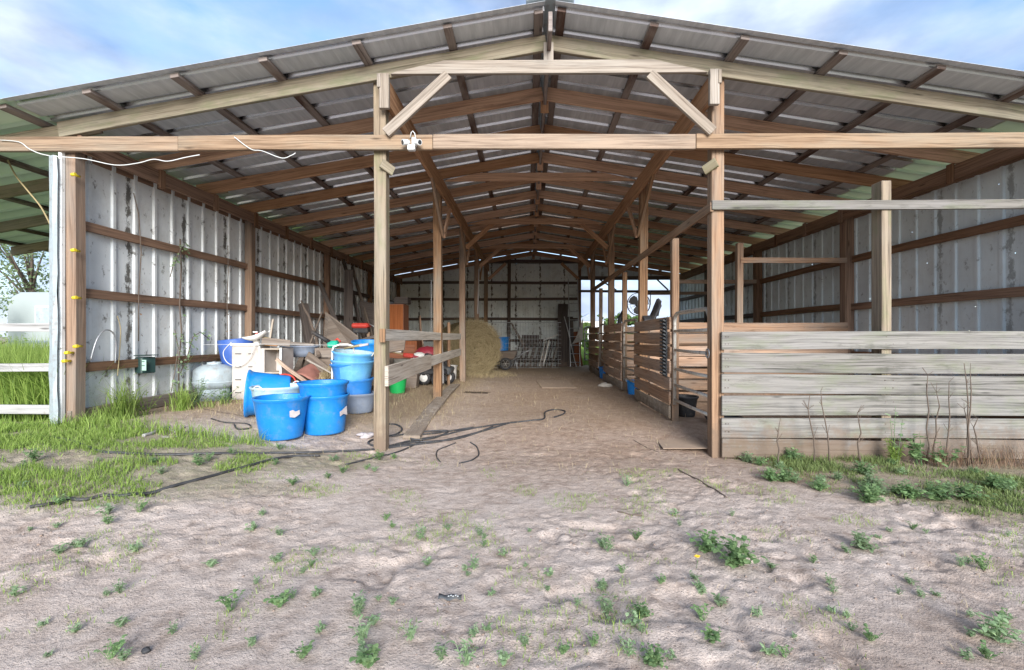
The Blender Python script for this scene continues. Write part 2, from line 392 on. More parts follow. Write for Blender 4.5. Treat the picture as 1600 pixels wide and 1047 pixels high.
# ------------------------------------------------------------------ ribbed sheet
def ribbed(mb, o, eu, ev, en, U, V, sp=.3, rw=.055, rh=.024, vfun=None, u0=0.0, nseg=1, minor=True, holes=None, sides=None):
    """sheet with ribs along ev, spaced along eu; the ribs stand out along en. vfun(u) -> (v0, v1)"""
    o = Vector(o); eu = Vector(eu); ev = Vector(ev); en = Vector(en)
    prof = []; u = u0
    while u < U + 1e-6:
        sl_ = .016 if rh > .03 else .012
        a = [(u, 0), (u + sl_, rh), (u + rw - sl_, rh), (u + rw, 0)]
        if minor:
            for q in (.36, .66):
                c = u + rw + (sp - rw) * q
                a += [(c - .018, 0), (c - .008, .006), (c + .008, .006), (c + .018, 0)]
        prof += a; u += sp
    prof = [p for p in prof if p[0] < U]; 
    if prof[0][0] > .001: prof = [(0, 0)] + prof
    prof.append((U, 0))
    i0 = len(mb.v)
    for (u, h) in prof:
        v0, v1 = vfun(u) if vfun else (0, V)
        for k in range(nseg + 1):
            v = v0 + (v1 - v0) * k / nseg
            mb.v.append(tuple(o + eu * u + ev * v + en * h))
    m = nseg + 1
    for i in range(len(prof) - 1):
        for k in range(nseg):
            p = i0 + i * m + k
            pu, qu = prof[i][0], prof[i + 1][0]
            va = vfun(pu) if vfun else (0, V); vb = vfun(qu) if vfun else (0, V)
            if sides is not None and abs(prof[i][1] - prof[i + 1][1]) > .01: sides.append(len(mb.f))
            mb.face((p, p + m, p + m + 1, p + 1), ((pu, va[0]), (qu, vb[0]), (qu, vb[1]), (pu, va[1])))
    return mb
# ------------------------------------------------------------------ setting: ground
def axis(segs):
    out = []
    for (a, b, st) in segs:
        n = max(1, int(round((b - a) / st))); out += [a + (b - a) * i / n for i in range(n)]
    out.append(segs[-1][1]); return np.array(out)
gxs = axis([(-400, -60, 40), (-60, -14, 4), (-14, -6, .3), (-6, 5.6, .020), (5.6, 10, .25), (10, 60, 5), (60, 400, 40)])
gys = axis([(-400, -30, 60), (-30, -2, 4), (-2, 1.2, .4), (1.2, 5.6, .018), (5.6, 9, .06), (9, 18, .15), (18, 60, 3), (60, 600, 45)])
X, Y = np.meshgrid(gxs, gys)
Z = ground_z(X, Y)
def grass_mask(x, y):
    x = np.asarray(x, float); y = np.asarray(y, float)
    n = fbm(x * 1.1, y * 1.3, 3, 200)
    # left apron
    lim = 2.85 + .85 * sst(x, -3.3, -.9) + .5 * sst(x, -1.6, -.6)
    a = sst(y, lim - .15, lim + .35) * (1 - sst(y, 4.35, 4.75)) * (1 - sst(x, -1.25, -.6)) * sst(n + .3 * sst(-x, 1.5, 4), .38, .55)
    # right apron, under the board fence
    lim2 = 4.55 - 1.5 * sst(x, 2.0, 3.4)
    b = sst(y, lim2 - .1, lim2 + .35) * (1 - sst(y, 4.7, 4.85)) * sst(x, 1.95, 2.3) * sst(n, .28, .48)
    c = sst(-x, 5.0, 5.2) * sst(y, 4.2, 4.7)
    d = sst(-x, 3.2, 4.5) * sst(y, 4.3, 4.8) * (1 - sst(y, 6.4, 6.9)) * sst(n, .3, .5) * .55 * sst(-x, 3.8, 4.6)
    far = np.maximum(sst(np.abs(x - .3), 6.2, 8.0) * (y > -50), sst(y, 17.2, 18.0))
    g = np.maximum.reduce([a, b, c, d, far])
    return np.clip(g, 0, 1)
gm_ = grass_mask(X, Y)
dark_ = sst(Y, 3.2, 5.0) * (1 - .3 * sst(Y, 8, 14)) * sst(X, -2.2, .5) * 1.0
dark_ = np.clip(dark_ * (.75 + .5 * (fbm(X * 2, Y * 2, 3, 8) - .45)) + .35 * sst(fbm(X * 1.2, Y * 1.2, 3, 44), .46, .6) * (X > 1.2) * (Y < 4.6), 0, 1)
straw_ = np.clip(sst(Y, 4.4, 6.5) * sst(-X, .9, 1.9) * 1.0 + sst(Y, 12, 15) * .7 + .35 * sst(Y, 5.2, 6.6), 0, 1) * (Y < 17.3)
nx_, ny_ = len(gxs), len(gys)
me = bpy.data.meshes.new('ground'); vs = np.stack([X.ravel(), Y.ravel(), Z.ravel()], 1)
ii = np.arange(nx_ * ny_).reshape(ny_, nx_)
fs = np.stack([ii[:-1, :-1].ravel(), ii[:-1, 1:].ravel(), ii[1:, 1:].ravel(), ii[1:, :-1].ravel()], 1)
me.vertices.add(len(vs)); me.vertices.foreach_set('co', vs.ravel())
me.loops.add(fs.size); me.loops.foreach_set('vertex_index', fs.ravel())
me.polygons.add(len(fs)); me.polygons.foreach_set('loop_start', np.arange(0, fs.size, 4)); me.polygons.foreach_set('loop_total', np.full(len(fs), 4))
me.polygons.foreach_set('use_smooth', np.ones(len(fs), bool))
me.update(calc_edges=True)
ca = me.color_attributes.new('zone', 'FLOAT_COLOR', 'POINT')
ca.data.foreach_set('color', np.stack([gm_.ravel(), dark_.ravel(), straw_.ravel(), np.ones(gm_.size)], 1).ravel())
t = NT('sandy soil')
p = t.pos()
zone = t.add('Attribute', attribute_name='zone').outputs['Color']
zs = t.add('SeparateColor', {0: zone})
n1_ = t.noise(p, 2.2, 8, .65); n2_ = t.noise(p, 11, 8, .7); n3_ = t.noise(p, 90, 4, .7)
sand = t.mix(t.ramp(n2_, [(.36, 0.0), (.6, 1.0)]), (.37, .285, .235), (.62, .51, .44))
sand = t.mix(t.ramp(n1_, [(.40, 0.0), (.65, .7)]), sand, (.68, .58, .515))
sand = t.mix(t.ramp(n3_, [(.32, .75), (.44, 0.0)]), sand, (.19, .145, .12))
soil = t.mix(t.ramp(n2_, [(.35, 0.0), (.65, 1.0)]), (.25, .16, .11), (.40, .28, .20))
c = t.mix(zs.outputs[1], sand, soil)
stn = t.noise(t.pos((1, 1, 1)), 30, 6, .75)
strawc = t.mix(stn, (.33, .23, .145), (.52, .39, .26))
c = t.mix(t.math('MULTIPLY', zs.outputs[2], .85), c, strawc)
under = t.mix(n2_, (.24, .185, .13), (.22, .24, .10))
c = t.mix(t.math('MULTIPLY', zs.outputs[0], t.ramp(n2_, [(.3, .3), (.6, .7)])), c, under)
# shells, grit and bits of trampled dung
vo = t.add('TexVoronoi', {'Vector': p, 'Scale': 26.0}); bits = t.math('MULTIPLY', t.ramp(vo.outputs['Distance'], [(.10, 1.0), (.16, 0.0)]), t.ramp(n1_, [(.45, 0.0), (.6, 1.0)]))
c = t.mix(t.math('MULTIPLY', bits, .6), c, (.09, .07, .055))
t.base(c, .95, 0, .1)
t.bump(t.math('ADD', t.math('MULTIPLY', n2_, 1.0), t.math('MULTIPLY', n3_, .4)), 1.0, .035)
M['ground'] = t.m
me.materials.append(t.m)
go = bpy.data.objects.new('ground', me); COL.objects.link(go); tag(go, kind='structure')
# ------------------------------------------------------------------ the barn
FY, BAY = 4.8, 3.05
FR = [FY + BAY * i for i in range(5)]              # post frames
RX = .213                                          # ridge
XL, XR, PL, PR = -4.80, 5.45, -1.55, 1.98          # wall posts and aisle posts
SLL, SLR = .173, .158
SL = .165
def roofh(x, base=3.03): return CAMZ + base - (SLL if x < RX else SLR) * abs(x - RX)
barn = thing('pole_barn', 'open-fronted pole barn with ribbed metal roof over a sandy aisle', 'barn', (RX, FY, 0))
def post(x, y, ztop, w=.14, mat='post', zb=None):
    zb = gz(x, y) - .12 if zb is None else zb
    return MB().beam((x, y, zb), (x, y, ztop), w, w, up=(0, 1, 0), n=6, wob=.006).build('post', M[mat], barn, bevel=.006)
for i, y in enumerate(FR):
    yy = y + .07
    for x in (PL, PR):
        if i == 4 and x == PR: continue
        post(x, yy, roofh(x) - .07, .128 if i == 0 else .135, ('postpale' if x < 0 and i == 0 else 'post'))
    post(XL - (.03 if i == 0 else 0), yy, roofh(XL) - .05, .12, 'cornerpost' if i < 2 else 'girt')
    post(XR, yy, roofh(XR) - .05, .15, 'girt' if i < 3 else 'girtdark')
post(PR - .06, FR[4] + .07, roofh(PR) - .07, .1, 'girt')
post(5.3, FR[4] + .0, CAMZ + 2.2, .1, 'girtdark')
post(RX - .9, FR[4] + .02, roofh(RX), .12, 'girtdark')
for x in (-3.2,): post(x, FR[4] + .02, roofh(x) - .1, .12, 'girtdark')
# rafters
ry = []
for i in range(13): ry.append(FY - .03 + i * BAY / 3)
XE_L, XE_R = -8.9, 6.0
for i, y in enumerate(ry):
    m = 'rafterfront' if i == 0 else 'rafter'
    for sgn, xe in ((-1, XE_L), (1, XE_R)):
        x0 = RX + sgn * .022
        if sgn < 0:
            a = (x0, y, roofh(x0)); mid = (-4.9, y, roofh(-4.9)); e = (xe, y, roofh(xe))
            MB().beam(a, mid, .045, .16, n=8, wob=.007).build('rafter', M[m], barn, bevel=.004)
            MB().beam((-4.5, y + .047, roofh(-4.5)), (xe, y + .047, roofh(xe)), .045, .15, n=5, wob=.006).build('rafter', M[m if i == 0 else 'rafterfront'], barn, bevel=.004)
        else:
            MB().beam((x0, y, roofh(x0)), (xe, y, roofh(xe)), .045, .16, n=8, wob=.007).build('rafter', M[m], barn, bevel=.004)
# small plates under the ridge, one per rafter pair
for i, y in enumerate(ry):
    MB().box((RX, y + (.04 if i else -.045), CAMZ + 2.90), (.10, .03, .17 if i else .2)).build('ridge_gusset', M['brace' if i == 0 else 'rafter'], barn, bevel=.003)
MB().beam((RX, FY - .40, CAMZ + 3.00), (RX, FR[4] + .1, CAMZ + 3.00), .04, .19, n=10, wob=.004).build('ridge_board', M['purlin'], barn, bevel=.004)
# purlins, roof sheets, cap
RY0, RY1 = FY - .46, FR[4] + .12
for sgn, ds in ((-1, (.11, .98, 1.86, 2.76, 3.62, 4.48, 5.3, 6.3, 7.3, 8.3, 9.0)), (1, (.11, 1.0, 1.86, 2.8, 3.72, 4.66, 5.55))):
    for d in ds:
        x = RX + sgn * d; z = roofh(x) + .105
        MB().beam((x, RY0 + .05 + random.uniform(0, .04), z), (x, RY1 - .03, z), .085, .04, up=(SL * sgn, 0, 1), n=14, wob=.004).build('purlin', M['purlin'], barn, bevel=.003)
for sgn, xe in ((-1, XE_L - .1), (1, XE_R + .05)):
    SL = SLL if sgn < 0 else SLR; cs = 1 / math.hypot(1, SL)
    mb = MB()
    eu = Vector((0, 1, 0)); ev = Vector((sgn * cs, 0, -SL * cs)); en = Vector((SL * sgn * cs, 0, cs))
    x0 = RX + sgn * .05
    o = Vector((x0, RY0, roofh(x0) + .131))
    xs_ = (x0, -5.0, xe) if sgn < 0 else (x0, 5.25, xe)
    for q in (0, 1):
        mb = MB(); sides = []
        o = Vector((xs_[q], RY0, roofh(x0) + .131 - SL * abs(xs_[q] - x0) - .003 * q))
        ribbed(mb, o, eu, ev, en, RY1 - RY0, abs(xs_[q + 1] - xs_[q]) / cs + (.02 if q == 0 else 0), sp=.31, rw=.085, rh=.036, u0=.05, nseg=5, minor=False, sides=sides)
        rs_ = mb.build('roof_sheet', M['tinroof' if q == 0 else 'eaveglow'], barn, solid=.002)
        if q == 0:
            rs_.data.materials.append(M['ribside'])
            for f_ in sides: rs_.data.polygons[f_].material_index = 1
mb = MB()
for sgn in (-1, 1):
    mb.beam((RX + sgn * .10, RY0 - .01, roofh(RX) + .168), (RX + sgn * .10, RY1, roofh(RX) + .168), .26, .003, up=(SL * sgn, 0, 1))
mb.build('ridge_cap', M['flash'], barn)
# top plates (beside the walls) with the little packing blocks below each rafter
for x, mat in ((XL + .10, 'girt'), (XR - .11, 'girt')):
    zt = roofh(x) - .17
    MB().beam((x, FY - .02, zt), (x, FR[4] + .1, zt), .045, .17, n=16, wob=.006).build('top_plate', M[mat], barn, bevel=.004)
    MB().beam((x - .19 * (1 if x < 0 else -1), FY + .05, zt), (x - .19 * (1 if x < 0 else -1), FR[4], zt), .04, .15, n=10, wob=.006).build('top_plate', M['girt'], barn, bevel=.004)
    for y in ry[1:]:
        MB().box((x + (.035 if x < 0 else -.035), y + .05, zt - .02), (.03, .09, .24)).build('packing_block', M['girt'], barn, bevel=.003)
# carrying beams along the aisle
for x in (PL + .10, PR - .10):
    MB().beam((x, FY - .06, roofh(x) - .24), (x, FR[4], roofh(x) - .24), .05, .26, n=16, wob=.006).build('carrying_beam', M['rafter'], barn, bevel=.004)
    s = 1 if x < 0 else -1
    MB().box((x - .025 * s, FY - .07, roofh(x) - .23), (.10, .05, .36)).build('beam_end', M['brace'], barn, bevel=.004)
    MB().box((x - .075 * s, FY - .085, roofh(x) - .13), (.035, .04, .14)).build('packing_block', M['brace'], barn, bevel=.003)
    MB().beam((x - .07 * s, FY - .03, CAMZ + 1.79), (x + .03 * s, FY + .06, CAMZ + 1.73), .03, .10).build('cleat', M['rafterfront'], barn, bevel=.003)
# the long front crossbeam, collar ties and knee braces
MB().beam((-8.95, FY - .05, CAMZ + 1.99), (-3.62, FY - .05, CAMZ + 1.99), .045, .152, n=8, wob=.003).build('crossbeam', M['beam'], barn, bevel=.005)
MB().beam((-3.615, FY - .05, CAMZ + 1.99), (-.98, FY - .05, CAMZ + 1.995), .045, .152, n=8, wob=.003).build('crossbeam', M['beam'], barn, bevel=.005)
MB().beam((-.975, FY - .05, CAMZ + 1.995), (1.72, FY - .05, CAMZ + 1.99), .045, .152, n=8, wob=.003).build('crossbeam', M['beam'], barn, bevel=.005)
MB().beam((1.725, FY - .05, CAMZ + 1.99), (6.2, FY - .05, CAMZ + 1.99), .045, .152, n=8, wob=.003).build('crossbeam', M['beam'], barn, bevel=.005)
def trapz(y, z, hw, h, th, mat):
    poly = [(-hw, -h / 2), (hw, -h / 2), (hw - .05, -h / 2 + .02), (hw * .66, h / 2), (-hw * .66, h / 2), (-hw + .05, -h / 2 + .02)]
    return MB().prism(poly, (RX, y, z), (1, 0, 0), (0, 0, 1), (0, 1, 0), th).build('collar_tie', M[mat], barn, bevel=.003)
trapz(FY - .10, CAMZ + 2.745, 1.62, .135, .042, 'brace')
for i in (1, 2, 3): trapz(FR[i] - .05, CAMZ + 2.69, 1.62, .135, .042, 'rafter')
for i in (0, 2, 3, 4):
    y = FR[i] - .02 - (.08 if i == 0 else 0)
    for s, xp in ((1, PL), (-1, PR)):
        MB().beam((xp + .10 * s, y, CAMZ + 2.07), (xp + .74 * s, y, CAMZ + 2.66), .04, .105, up=(0, 1, 0) if False else (0, 0, 1)).build('knee_brace', M['brace' if i == 0 else 'rafter'], barn, bevel=.003)
for i in (1, 2, 3):
    for s, xp in ((1, PL), (-1, PR)):
        for dy in (-1.15, .95):
            MB().beam((xp + .10 * s, FR[i] + .07 + .04 * (1 if dy > 0 else -1), CAMZ + 1.72), (xp + .10 * s, FR[i] + dy, CAMZ + 2.58), .04, .09, n=2).build('knee_brace', M['rafter' if dy > 0 else 'post'], barn, bevel=.003)
# walls: sheet > girts
WL, WR = -4.885, 5.545
def wtop(x): return roofh(x) - .02
mb = MB(); ribbed(mb, (WL, FY - .05, 0), (0, 1, 0), (0, 0, 1), (1, 0, 0), FR[4] + .21 - FY, 0, sp=.30, rw=.06, rh=.022, minor=False, u0=.0,
                  vfun=lambda u: (gz(WL, FY + u) + .03 + .05 * math.floor(u / .9) % .07, wtop(WL) - .12))
lw = mb.build('left_wall_sheet', M['tinleft'], barn, solid=.0015); lw.name = 'wall_sheet'
for z in (2.46, 1.73, .93):
    for k in range(4):
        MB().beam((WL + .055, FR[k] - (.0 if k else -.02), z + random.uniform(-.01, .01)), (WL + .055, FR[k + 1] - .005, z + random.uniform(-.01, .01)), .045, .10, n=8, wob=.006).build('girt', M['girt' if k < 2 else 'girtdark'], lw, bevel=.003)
MB().beam((WL + .055, FY, .40), (WL + .055, FR[1], .42), .045, .15, n=8, wob=.006).build('girt', M['greyply'], lw, bevel=.003)
mb = MB(); ribbed(mb, (WR, FY - .3, 0), (0, 1, 0), (0, 0, 1), (-1, 0, 0), FR[4] + .3 - FY, 0, sp=.30, rw=.06, rh=.022, minor=False,
                  vfun=lambda u: (.02, CAMZ + 2.02 - (.04 if math.floor(u / .6) % 2 else 0)))
rw_ = mb.build('wall_sheet', M['tinright'], barn, solid=.0015)
for z in (2.55, 1.76, .95, .35):
    for k in range(4):
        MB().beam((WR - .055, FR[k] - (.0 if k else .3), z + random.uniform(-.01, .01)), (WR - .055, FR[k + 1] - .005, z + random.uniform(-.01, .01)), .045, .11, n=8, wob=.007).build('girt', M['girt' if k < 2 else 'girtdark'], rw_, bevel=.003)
# strips of sheet that fill the gap between plate and roof on the right
mb = MB()
for k in range(20):
    y = FY + .1 + k * .61 
    mb.box((WR - .012, y, CAMZ + 2.05), (.002, .52, .09 + .04 * (k % 3)))
mb.build('gap_strip', M['tinright'], rw_)
# back wall with the wide opening on its right side
BY = FR[4] + .15
def btop(u):
    x = WL + u; return (gz(x, BY) + .02, roofh(x) + .09)
OX0, OX1, OZ = 1.92, 5.32, CAMZ + 2.17
mb = MB(); ribbed(mb, (WL, BY, 0), (1, 0, 0), (0, 0, 1), (0, -1, 0), OX0 - WL, 0, sp=.30, rw=.05, rh=.02, vfun=btop)
bw = mb.build('wall_sheet', M['tinback'], barn, solid=.0015)
mb = MB(); ribbed(mb, (OX0, BY - .002, 0), (1, 0, 0), (0, 0, 1), (0, -1, 0), WR - OX0, 0, sp=.30, rw=.05, rh=.02,
                  vfun=lambda u: (OZ, roofh(OX0 + u) + .09))
mb.build('gable_sheet', M['tinright'], barn, solid=.0015)
mb = MB(); ribbed(mb, (OX1, BY - .002, 0), (1, 0, 0), (0, 0, 1), (0, -1, 0), WR - OX1, 0, sp=.30, rw=.05, rh=.02, vfun=lambda u: (.1, OZ))
mb.build('gable_sheet', M['tinright'], barn, solid=.0015)
for z in (3.23, 2.62, 1.88, 1.1, .4):
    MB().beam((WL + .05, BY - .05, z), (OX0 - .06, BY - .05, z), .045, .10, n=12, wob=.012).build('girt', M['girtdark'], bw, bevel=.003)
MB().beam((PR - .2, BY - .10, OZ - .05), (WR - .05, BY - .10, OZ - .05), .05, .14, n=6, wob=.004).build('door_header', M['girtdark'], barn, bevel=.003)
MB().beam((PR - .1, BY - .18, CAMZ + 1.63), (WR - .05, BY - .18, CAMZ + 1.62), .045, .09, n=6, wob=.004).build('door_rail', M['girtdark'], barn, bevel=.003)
for (xa, xb) in ((2.05, 2.5), (5.2, 4.6)):
    MB().beam((xa + (1.2 if xa < 3 else -.05), BY - .2, OZ - .5), (xb + .15, BY - .2, OZ - .12), .03, .05).build('knee_brace', M['girtdark'], barn)
MB().beam((PL, BY - .07, CAMZ + 2.74), (PR, BY - .07, CAMZ + 2.74), .05, .14, n=6, wob=.004).build('gable_tie', M['girtdark'], barn, bevel=.003)
# corner flashing at the left front post
fl = MB()
prof = [(-4.945, FY + .06), (-4.945, FY - .085), (-4.885, FY - .105), (-4.86, FY - .085)]
zs_ = [gz(-4.9, 4.75) - .02 + (CAMZ + 1.88 - gz(-4.9, 4.75)) * k / 14 for k in range(15)]
i0 = 0
for k, z in enumerate(zs_):
    for (x, y) in prof: fl.v.append((x + random.uniform(-.006, .006), y + random.uniform(-.004, .004), z))
for k in range(14):
    for j in range(3):
        q = k * 4 + j; fl.face((q, q + 1, q + 5, q + 4), ((0, 0), (1, 0), (1, 1), (0, 1)), False)
fl.build('corner_flashing', M['flash'], barn, solid=.002)
# ------------------------------------------------------------------ more materials
M['blue'] = plastic('bright blue plastic', (.008, .21, .60), .4, .14, dirtamt=.28)
M['bluemid'] = plastic('mid blue plastic', (.025, .20, .56), .4, .3, dirtamt=.25)
M['bluepale'] = plastic('faded blue plastic', (.10, .34, .60), .5, .4, dirtamt=.25)
M['bluedark'] = plastic('dark blue plastic', (.035, .10, .36), .45, .15, dirtamt=.15)
M['paletub'] = plastic('pale inner tub plastic', (.36, .50, .56), .5, .5, dirt=(.25, .27, .25), dirtamt=.5)
M['greytub'] = plastic('grey blue plastic', (.20, .24, .31), .5, .3)
M['green'] = plastic('green plastic', (.01, .42, .10), .4, .1, dirtamt=.1)
M['teal'] = plastic('teal plastic', (.01, .36, .24), .35, .1, dirtamt=.1)
M['whitep'] = plastic('white plastic', (.72, .70, .66), .5, .2, dirtamt=.3)
M['cream'] = plastic('cream plastic', (.46, .42, .385), .5, .15, dirt=(.30, .22, .16), dirtamt=.5)
M['black'] = plastic('black rubber', (.022, .022, .025), .55, .1, dirt=(.20, .16, .12), dirtamt=.35)
M['grate'] = plastic('charcoal plastic', (.06, .065, .07), .55, .2, dirtamt=.4)
M['hose'] = plastic('black hose', (.03, .03, .033), .5, .3, dirt=(.25, .21, .17), dirtamt=.3)
M['red'] = plastic('red plastic', (.50, .045, .03), .4, .1, dirtamt=.25)
M['maroon'] = plastic('maroon paint', (.24, .02, .035), .4, .1, dirtamt=.25)
M['terracotta'] = simple('terracotta', (.36, .13, .08), .85, .3)
M['tarp'] = simple('rusty red sheet', (.30, .13, .10), .8, .35, 5)
M['pipe'] = metal('worn galvanised pipe', (.55, .52, .47), .45, .45, .55)
M['steel'] = metal('dull steel', (.42, .43, .44), .45, .6, .3)
M['wire'] = metal('galvanised wire', (.50, .52, .53), .4, .6, .1)
M['tank'] = plastic('chalky tank paint', (.34, .40, .43), .5, .4, dirt=(.24, .17, .12), dirtamt=.55)
M['tan'] = simple('tan wood stain', (.45, .22, .085), .5, .2, 6)
M['orangewood'] = wood('orange cabinet veneer', (.40, .15, .065), (.27, .085, .035), rnd=.05, knots=False, stainamt=.15)
M['brownwood'] = wood('brown dresser veneer', (.27, .11, .06), (.16, .06, .035), rnd=.05, knots=False, stainamt=.3)
M['sack'] = simple('grey feed sack', (.25, .235, .20), .85, .3, 9)
M['cloth'] = simple('dirty pale rag', (.42, .38, .38), .9, .35, 25)
M['concrete'] = simple('pale stone', (.50, .46, .40), .9, .25, 8)
M['yellow'] = plastic('yellow plastic', (.75, .55, .02), .45, .1, dirtamt=.1)
M['box'] = plastic('dark green box', (.02, .055, .05), .45, .1, dirtamt=.15)
M['label'] = simple('pale printed label', (.42, .62, .52), .6, .1)
M['white'] = simple('white paint', (.62, .63, .62), .5, .06)
M['trailer'] = simple('trailer paint', (.34, .38, .37), .4, .05, 2)
M['window'] = simple('tinted window', (.03, .035, .04), .15, .1)
M['straw'] = leafmat('dry straw', (.44, .35, .19), (.62, .52, .33), .15)
M['dry'] = leafmat('dry stem', (.16, .085, .055), (.34, .24, .15), .1)
M['grass'] = leafmat('grass blade', (.17, .27, .05), (.38, .50, .13), .4)
M['grassdull'] = leafmat('dull grass blade', (.12, .17, .05), (.30, .37, .14), .35)
M['weed'] = leafmat('weed leaf', (.17, .26, .13), (.38, .50, .28), .35)
M['clover'] = leafmat('round leaf', (.12, .22, .09), (.30, .43, .19), .35)
M['tree'] = leafmat('tree foliage', (.05, .10, .025), (.14, .22, .06), .3)
M['treepale'] = leafmat('pale tree foliage', (.16, .24, .10), (.30, .38, .20), .4)
M['bark'] = simple('bark', (.12, .09, .07), .95, .4, 10)
M['petal'] = simple('yellow petal', (.80, .50, .02), .6, .1)

# ------------------------------------------------------------------ front board fence, rails and stalls
def bw_(y0, y1): return (CAMZ + (524 - y0) / 150, CAMZ + (524 - y1) / 150)
ff = thing('board_fence', 'long grey-green fence of six weathered horizontal boards closing the right bay', 'fence', (2.1, FY - .03, 0))
tops = [(519, 544), (552, 580), (585, 612), (618, 646), (652, 680), (684, 711)]
for k, (a, b) in enumerate(tops):
    z1, z0 = bw_(a, b); zc = (z0 + z1) / 2; h = (z1 - z0) + .016
    mt = M['fence']
    xs = [(1.995, 6.35)]
    if k == 5: xs = [(1.995, 3.95), (3.955, 6.35)]
    for (xa, xb) in xs:
        MB().beam((xa, FY - .035, zc), (xb, FY - .035, zc - .012 * (k % 3)), .032, h, n=10, wob=.004).build('board', mt, ff, bevel=.004)
MB().beam((6.2, FY + .06, -.1), (6.2, FY + .06, 2.0), .13, .13).build('post', M['post'], ff, bevel=.005)
nm = MB()
for (a, b) in tops:
    z1, z0 = bw_(a, b)
    for x in (2.03, 2.06, 3.66, 3.74, 5.2):
        for f_ in (.28, .72): nm.tube([(x + random.uniform(-.01, .01), FY - .054, z0 + (z1 - z0) * f_), (x, FY - .050, z0 + (z1 - z0) * f_)], .0045, 6)
nm.build('nail_heads', M['girtdark'], ff)
p1 = MB().beam((3.70, FY + .06, -.1), (3.70, FY + .06, 2.87), .10, .15, up=(0, 1, 0), n=6, wob=.003).build('post', M['postpale'], ff, bevel=.005)
tr = thing('top_rail', 'pale rail nailed high across the right posts above the board fence', 'rail', (2.0, FY, 2.62))
MB().beam((1.90, FY - .02, 2.615), (6.3, FY - .02, 2.62), .035, .095, n=10, wob=.004).build('board', M['fence'], tr, bevel=.004)
tr = thing('aisle_rail', 'long brown rail running back above the stall fronts to the rear posts', 'rail', (1.9, FY, 2.6))
MB().beam((1.90, FY - .02, 2.60), (1.92, 13.9, 2.60), .035, .10, n=14, wob=.006).build('board', M['post'], tr, bevel=.004)

lf = thing('partition_rails', 'two whitish boards nailed along the left aisle posts beside the junk', 'rail', (-1.48, FY, .15))
MB().beam((-1.49, FY - .05, 1.27), (-1.51, 10.25, 1.25), .04, .125, n=10, wob=.006).build('board', M['railpale'], lf, bevel=.004)
MB().beam((-1.46, FY - .06, .85), (-1.47, 6.95, .88), .04, .21, n=6, wob=.004).build('board', M['stallbase'], lf, bevel=.004)
MB().beam((-1.49, 6.9, .875), (-1.51, 10.3, .905), .04, .15, n=6, wob=.004).build('board', M['railpale'], lf, bevel=.004)
MB().box((-1.50, FY - .055, 1.27), (.06, .02, .14)).build('board_end', M['post'], lf)
st = MB().beam((-1.70, 9.9, gz(-1.7, 9.9) - .1), (-1.71, 9.92, 1.55), .055, .055, n=4, wob=.008).build('stake', M['post'], at=(-1.7, 9.9, .1))
tag(st, 'thin square wooden stake standing between the second and third left aisle posts', 'stake')
pk = MB()
pts = [(-1.33, 5.25), (-1.40, 6.8), (-1.50, 8.4), (-1.56, 9.9)]
for q in range(3):
    a, b = pts[q], pts[q + 1]
i0 = len(pk.v)
for q, (x, y) in enumerate(pts):
    z = gz(x, y)
    for (dx, dz) in ((-.10, .012), (.10, .012), (.10, .05), (-.10, .05)): pk.v.append((x + dx, y, z + dz))
for q in range(3):
    for j in range(4):
        j2 = (j + 1) % 4; a = q * 4
        pk.face((a + j, a + j2, a + 4 + j2, a + 4 + j), ((q * 1.5, j * .2), (q * 1.5, j * .2 + .2), (q * 1.5 + 1.5, j * .2 + .2), (q * 1.5 + 1.5, j * .2)))
pk.face((3, 2, 1, 0), ((0, 0),) * 4); pk.face((12, 13, 14, 15), ((0, 0),) * 4)
tag(pk.build('plank', M['stallbase'], at=(-1.4, 6, .1), bevel=.004), 'long grey plank lying on the floor along the left aisle posts', 'plank')

def stall_front(y0, y1, x, label, rows=7, z0=.16, lean=0.0, mat='stall'):
    r = thing('stall_partition', label, 'partition', (x, y0, 0), 'stall front panels along the right of the aisle')
    for k in range(rows):
        zc = z0 + .09 + k * .197
        m = 'stallbase' if k == 0 else mat
        MB().beam((x - .02 + random.uniform(-.006, .006), y0 - .02, zc + random.uniform(-.012, .012)), (x - .02, y1 + .02, zc + random.uniform(-.012, .012)), .03, .166, n=5, wob=.006).build('board', M[m], r, bevel=.004)
    MB().beam((x + .05, y0 + .03, .02), (x + .05, y0 + .03, 2.56), .09, .09, up=(0, 1, 0), n=4, wob=.003).build('post', M['post'], r, bevel=.004)
    MB().beam((x + .06, y1 - .04, .02), (x + .06, y1 - .04, 1.5), .08, .08, up=(0, 1, 0)).build('post', M['post'], r, bevel=.004)
    return r
sf1 = stall_front(6.14, 8.12, 1.91, 'brown board panel of the nearest stall with a black louvred strip')
sf2 = stall_front(9.40, 11.6, 1.93, 'dark brown board panel of the middle stall in the right row')
sf3 = stall_front(12.6, 14.5, 1.95, 'farthest board panel of the right stall row, by the rear opening')
# louvred strip hanging on the nearest stall front
lv = thing('louvred_strip', 'black slotted plastic strip hanging on the nearest stall front panel', 'feeder', (1.85, 6.28, .8))
MB().box((1.870, 6.30, 1.11), (.02, .17, .78)).build('back', M['grate'], lv)
sl_ = MB()
for k in range(16): sl_.box((1.845, 6.30, .75 + k * .048), (.05, .17, .020), ry=.5)
sl_.build('slats', M['grate'], lv, bevel=.002)

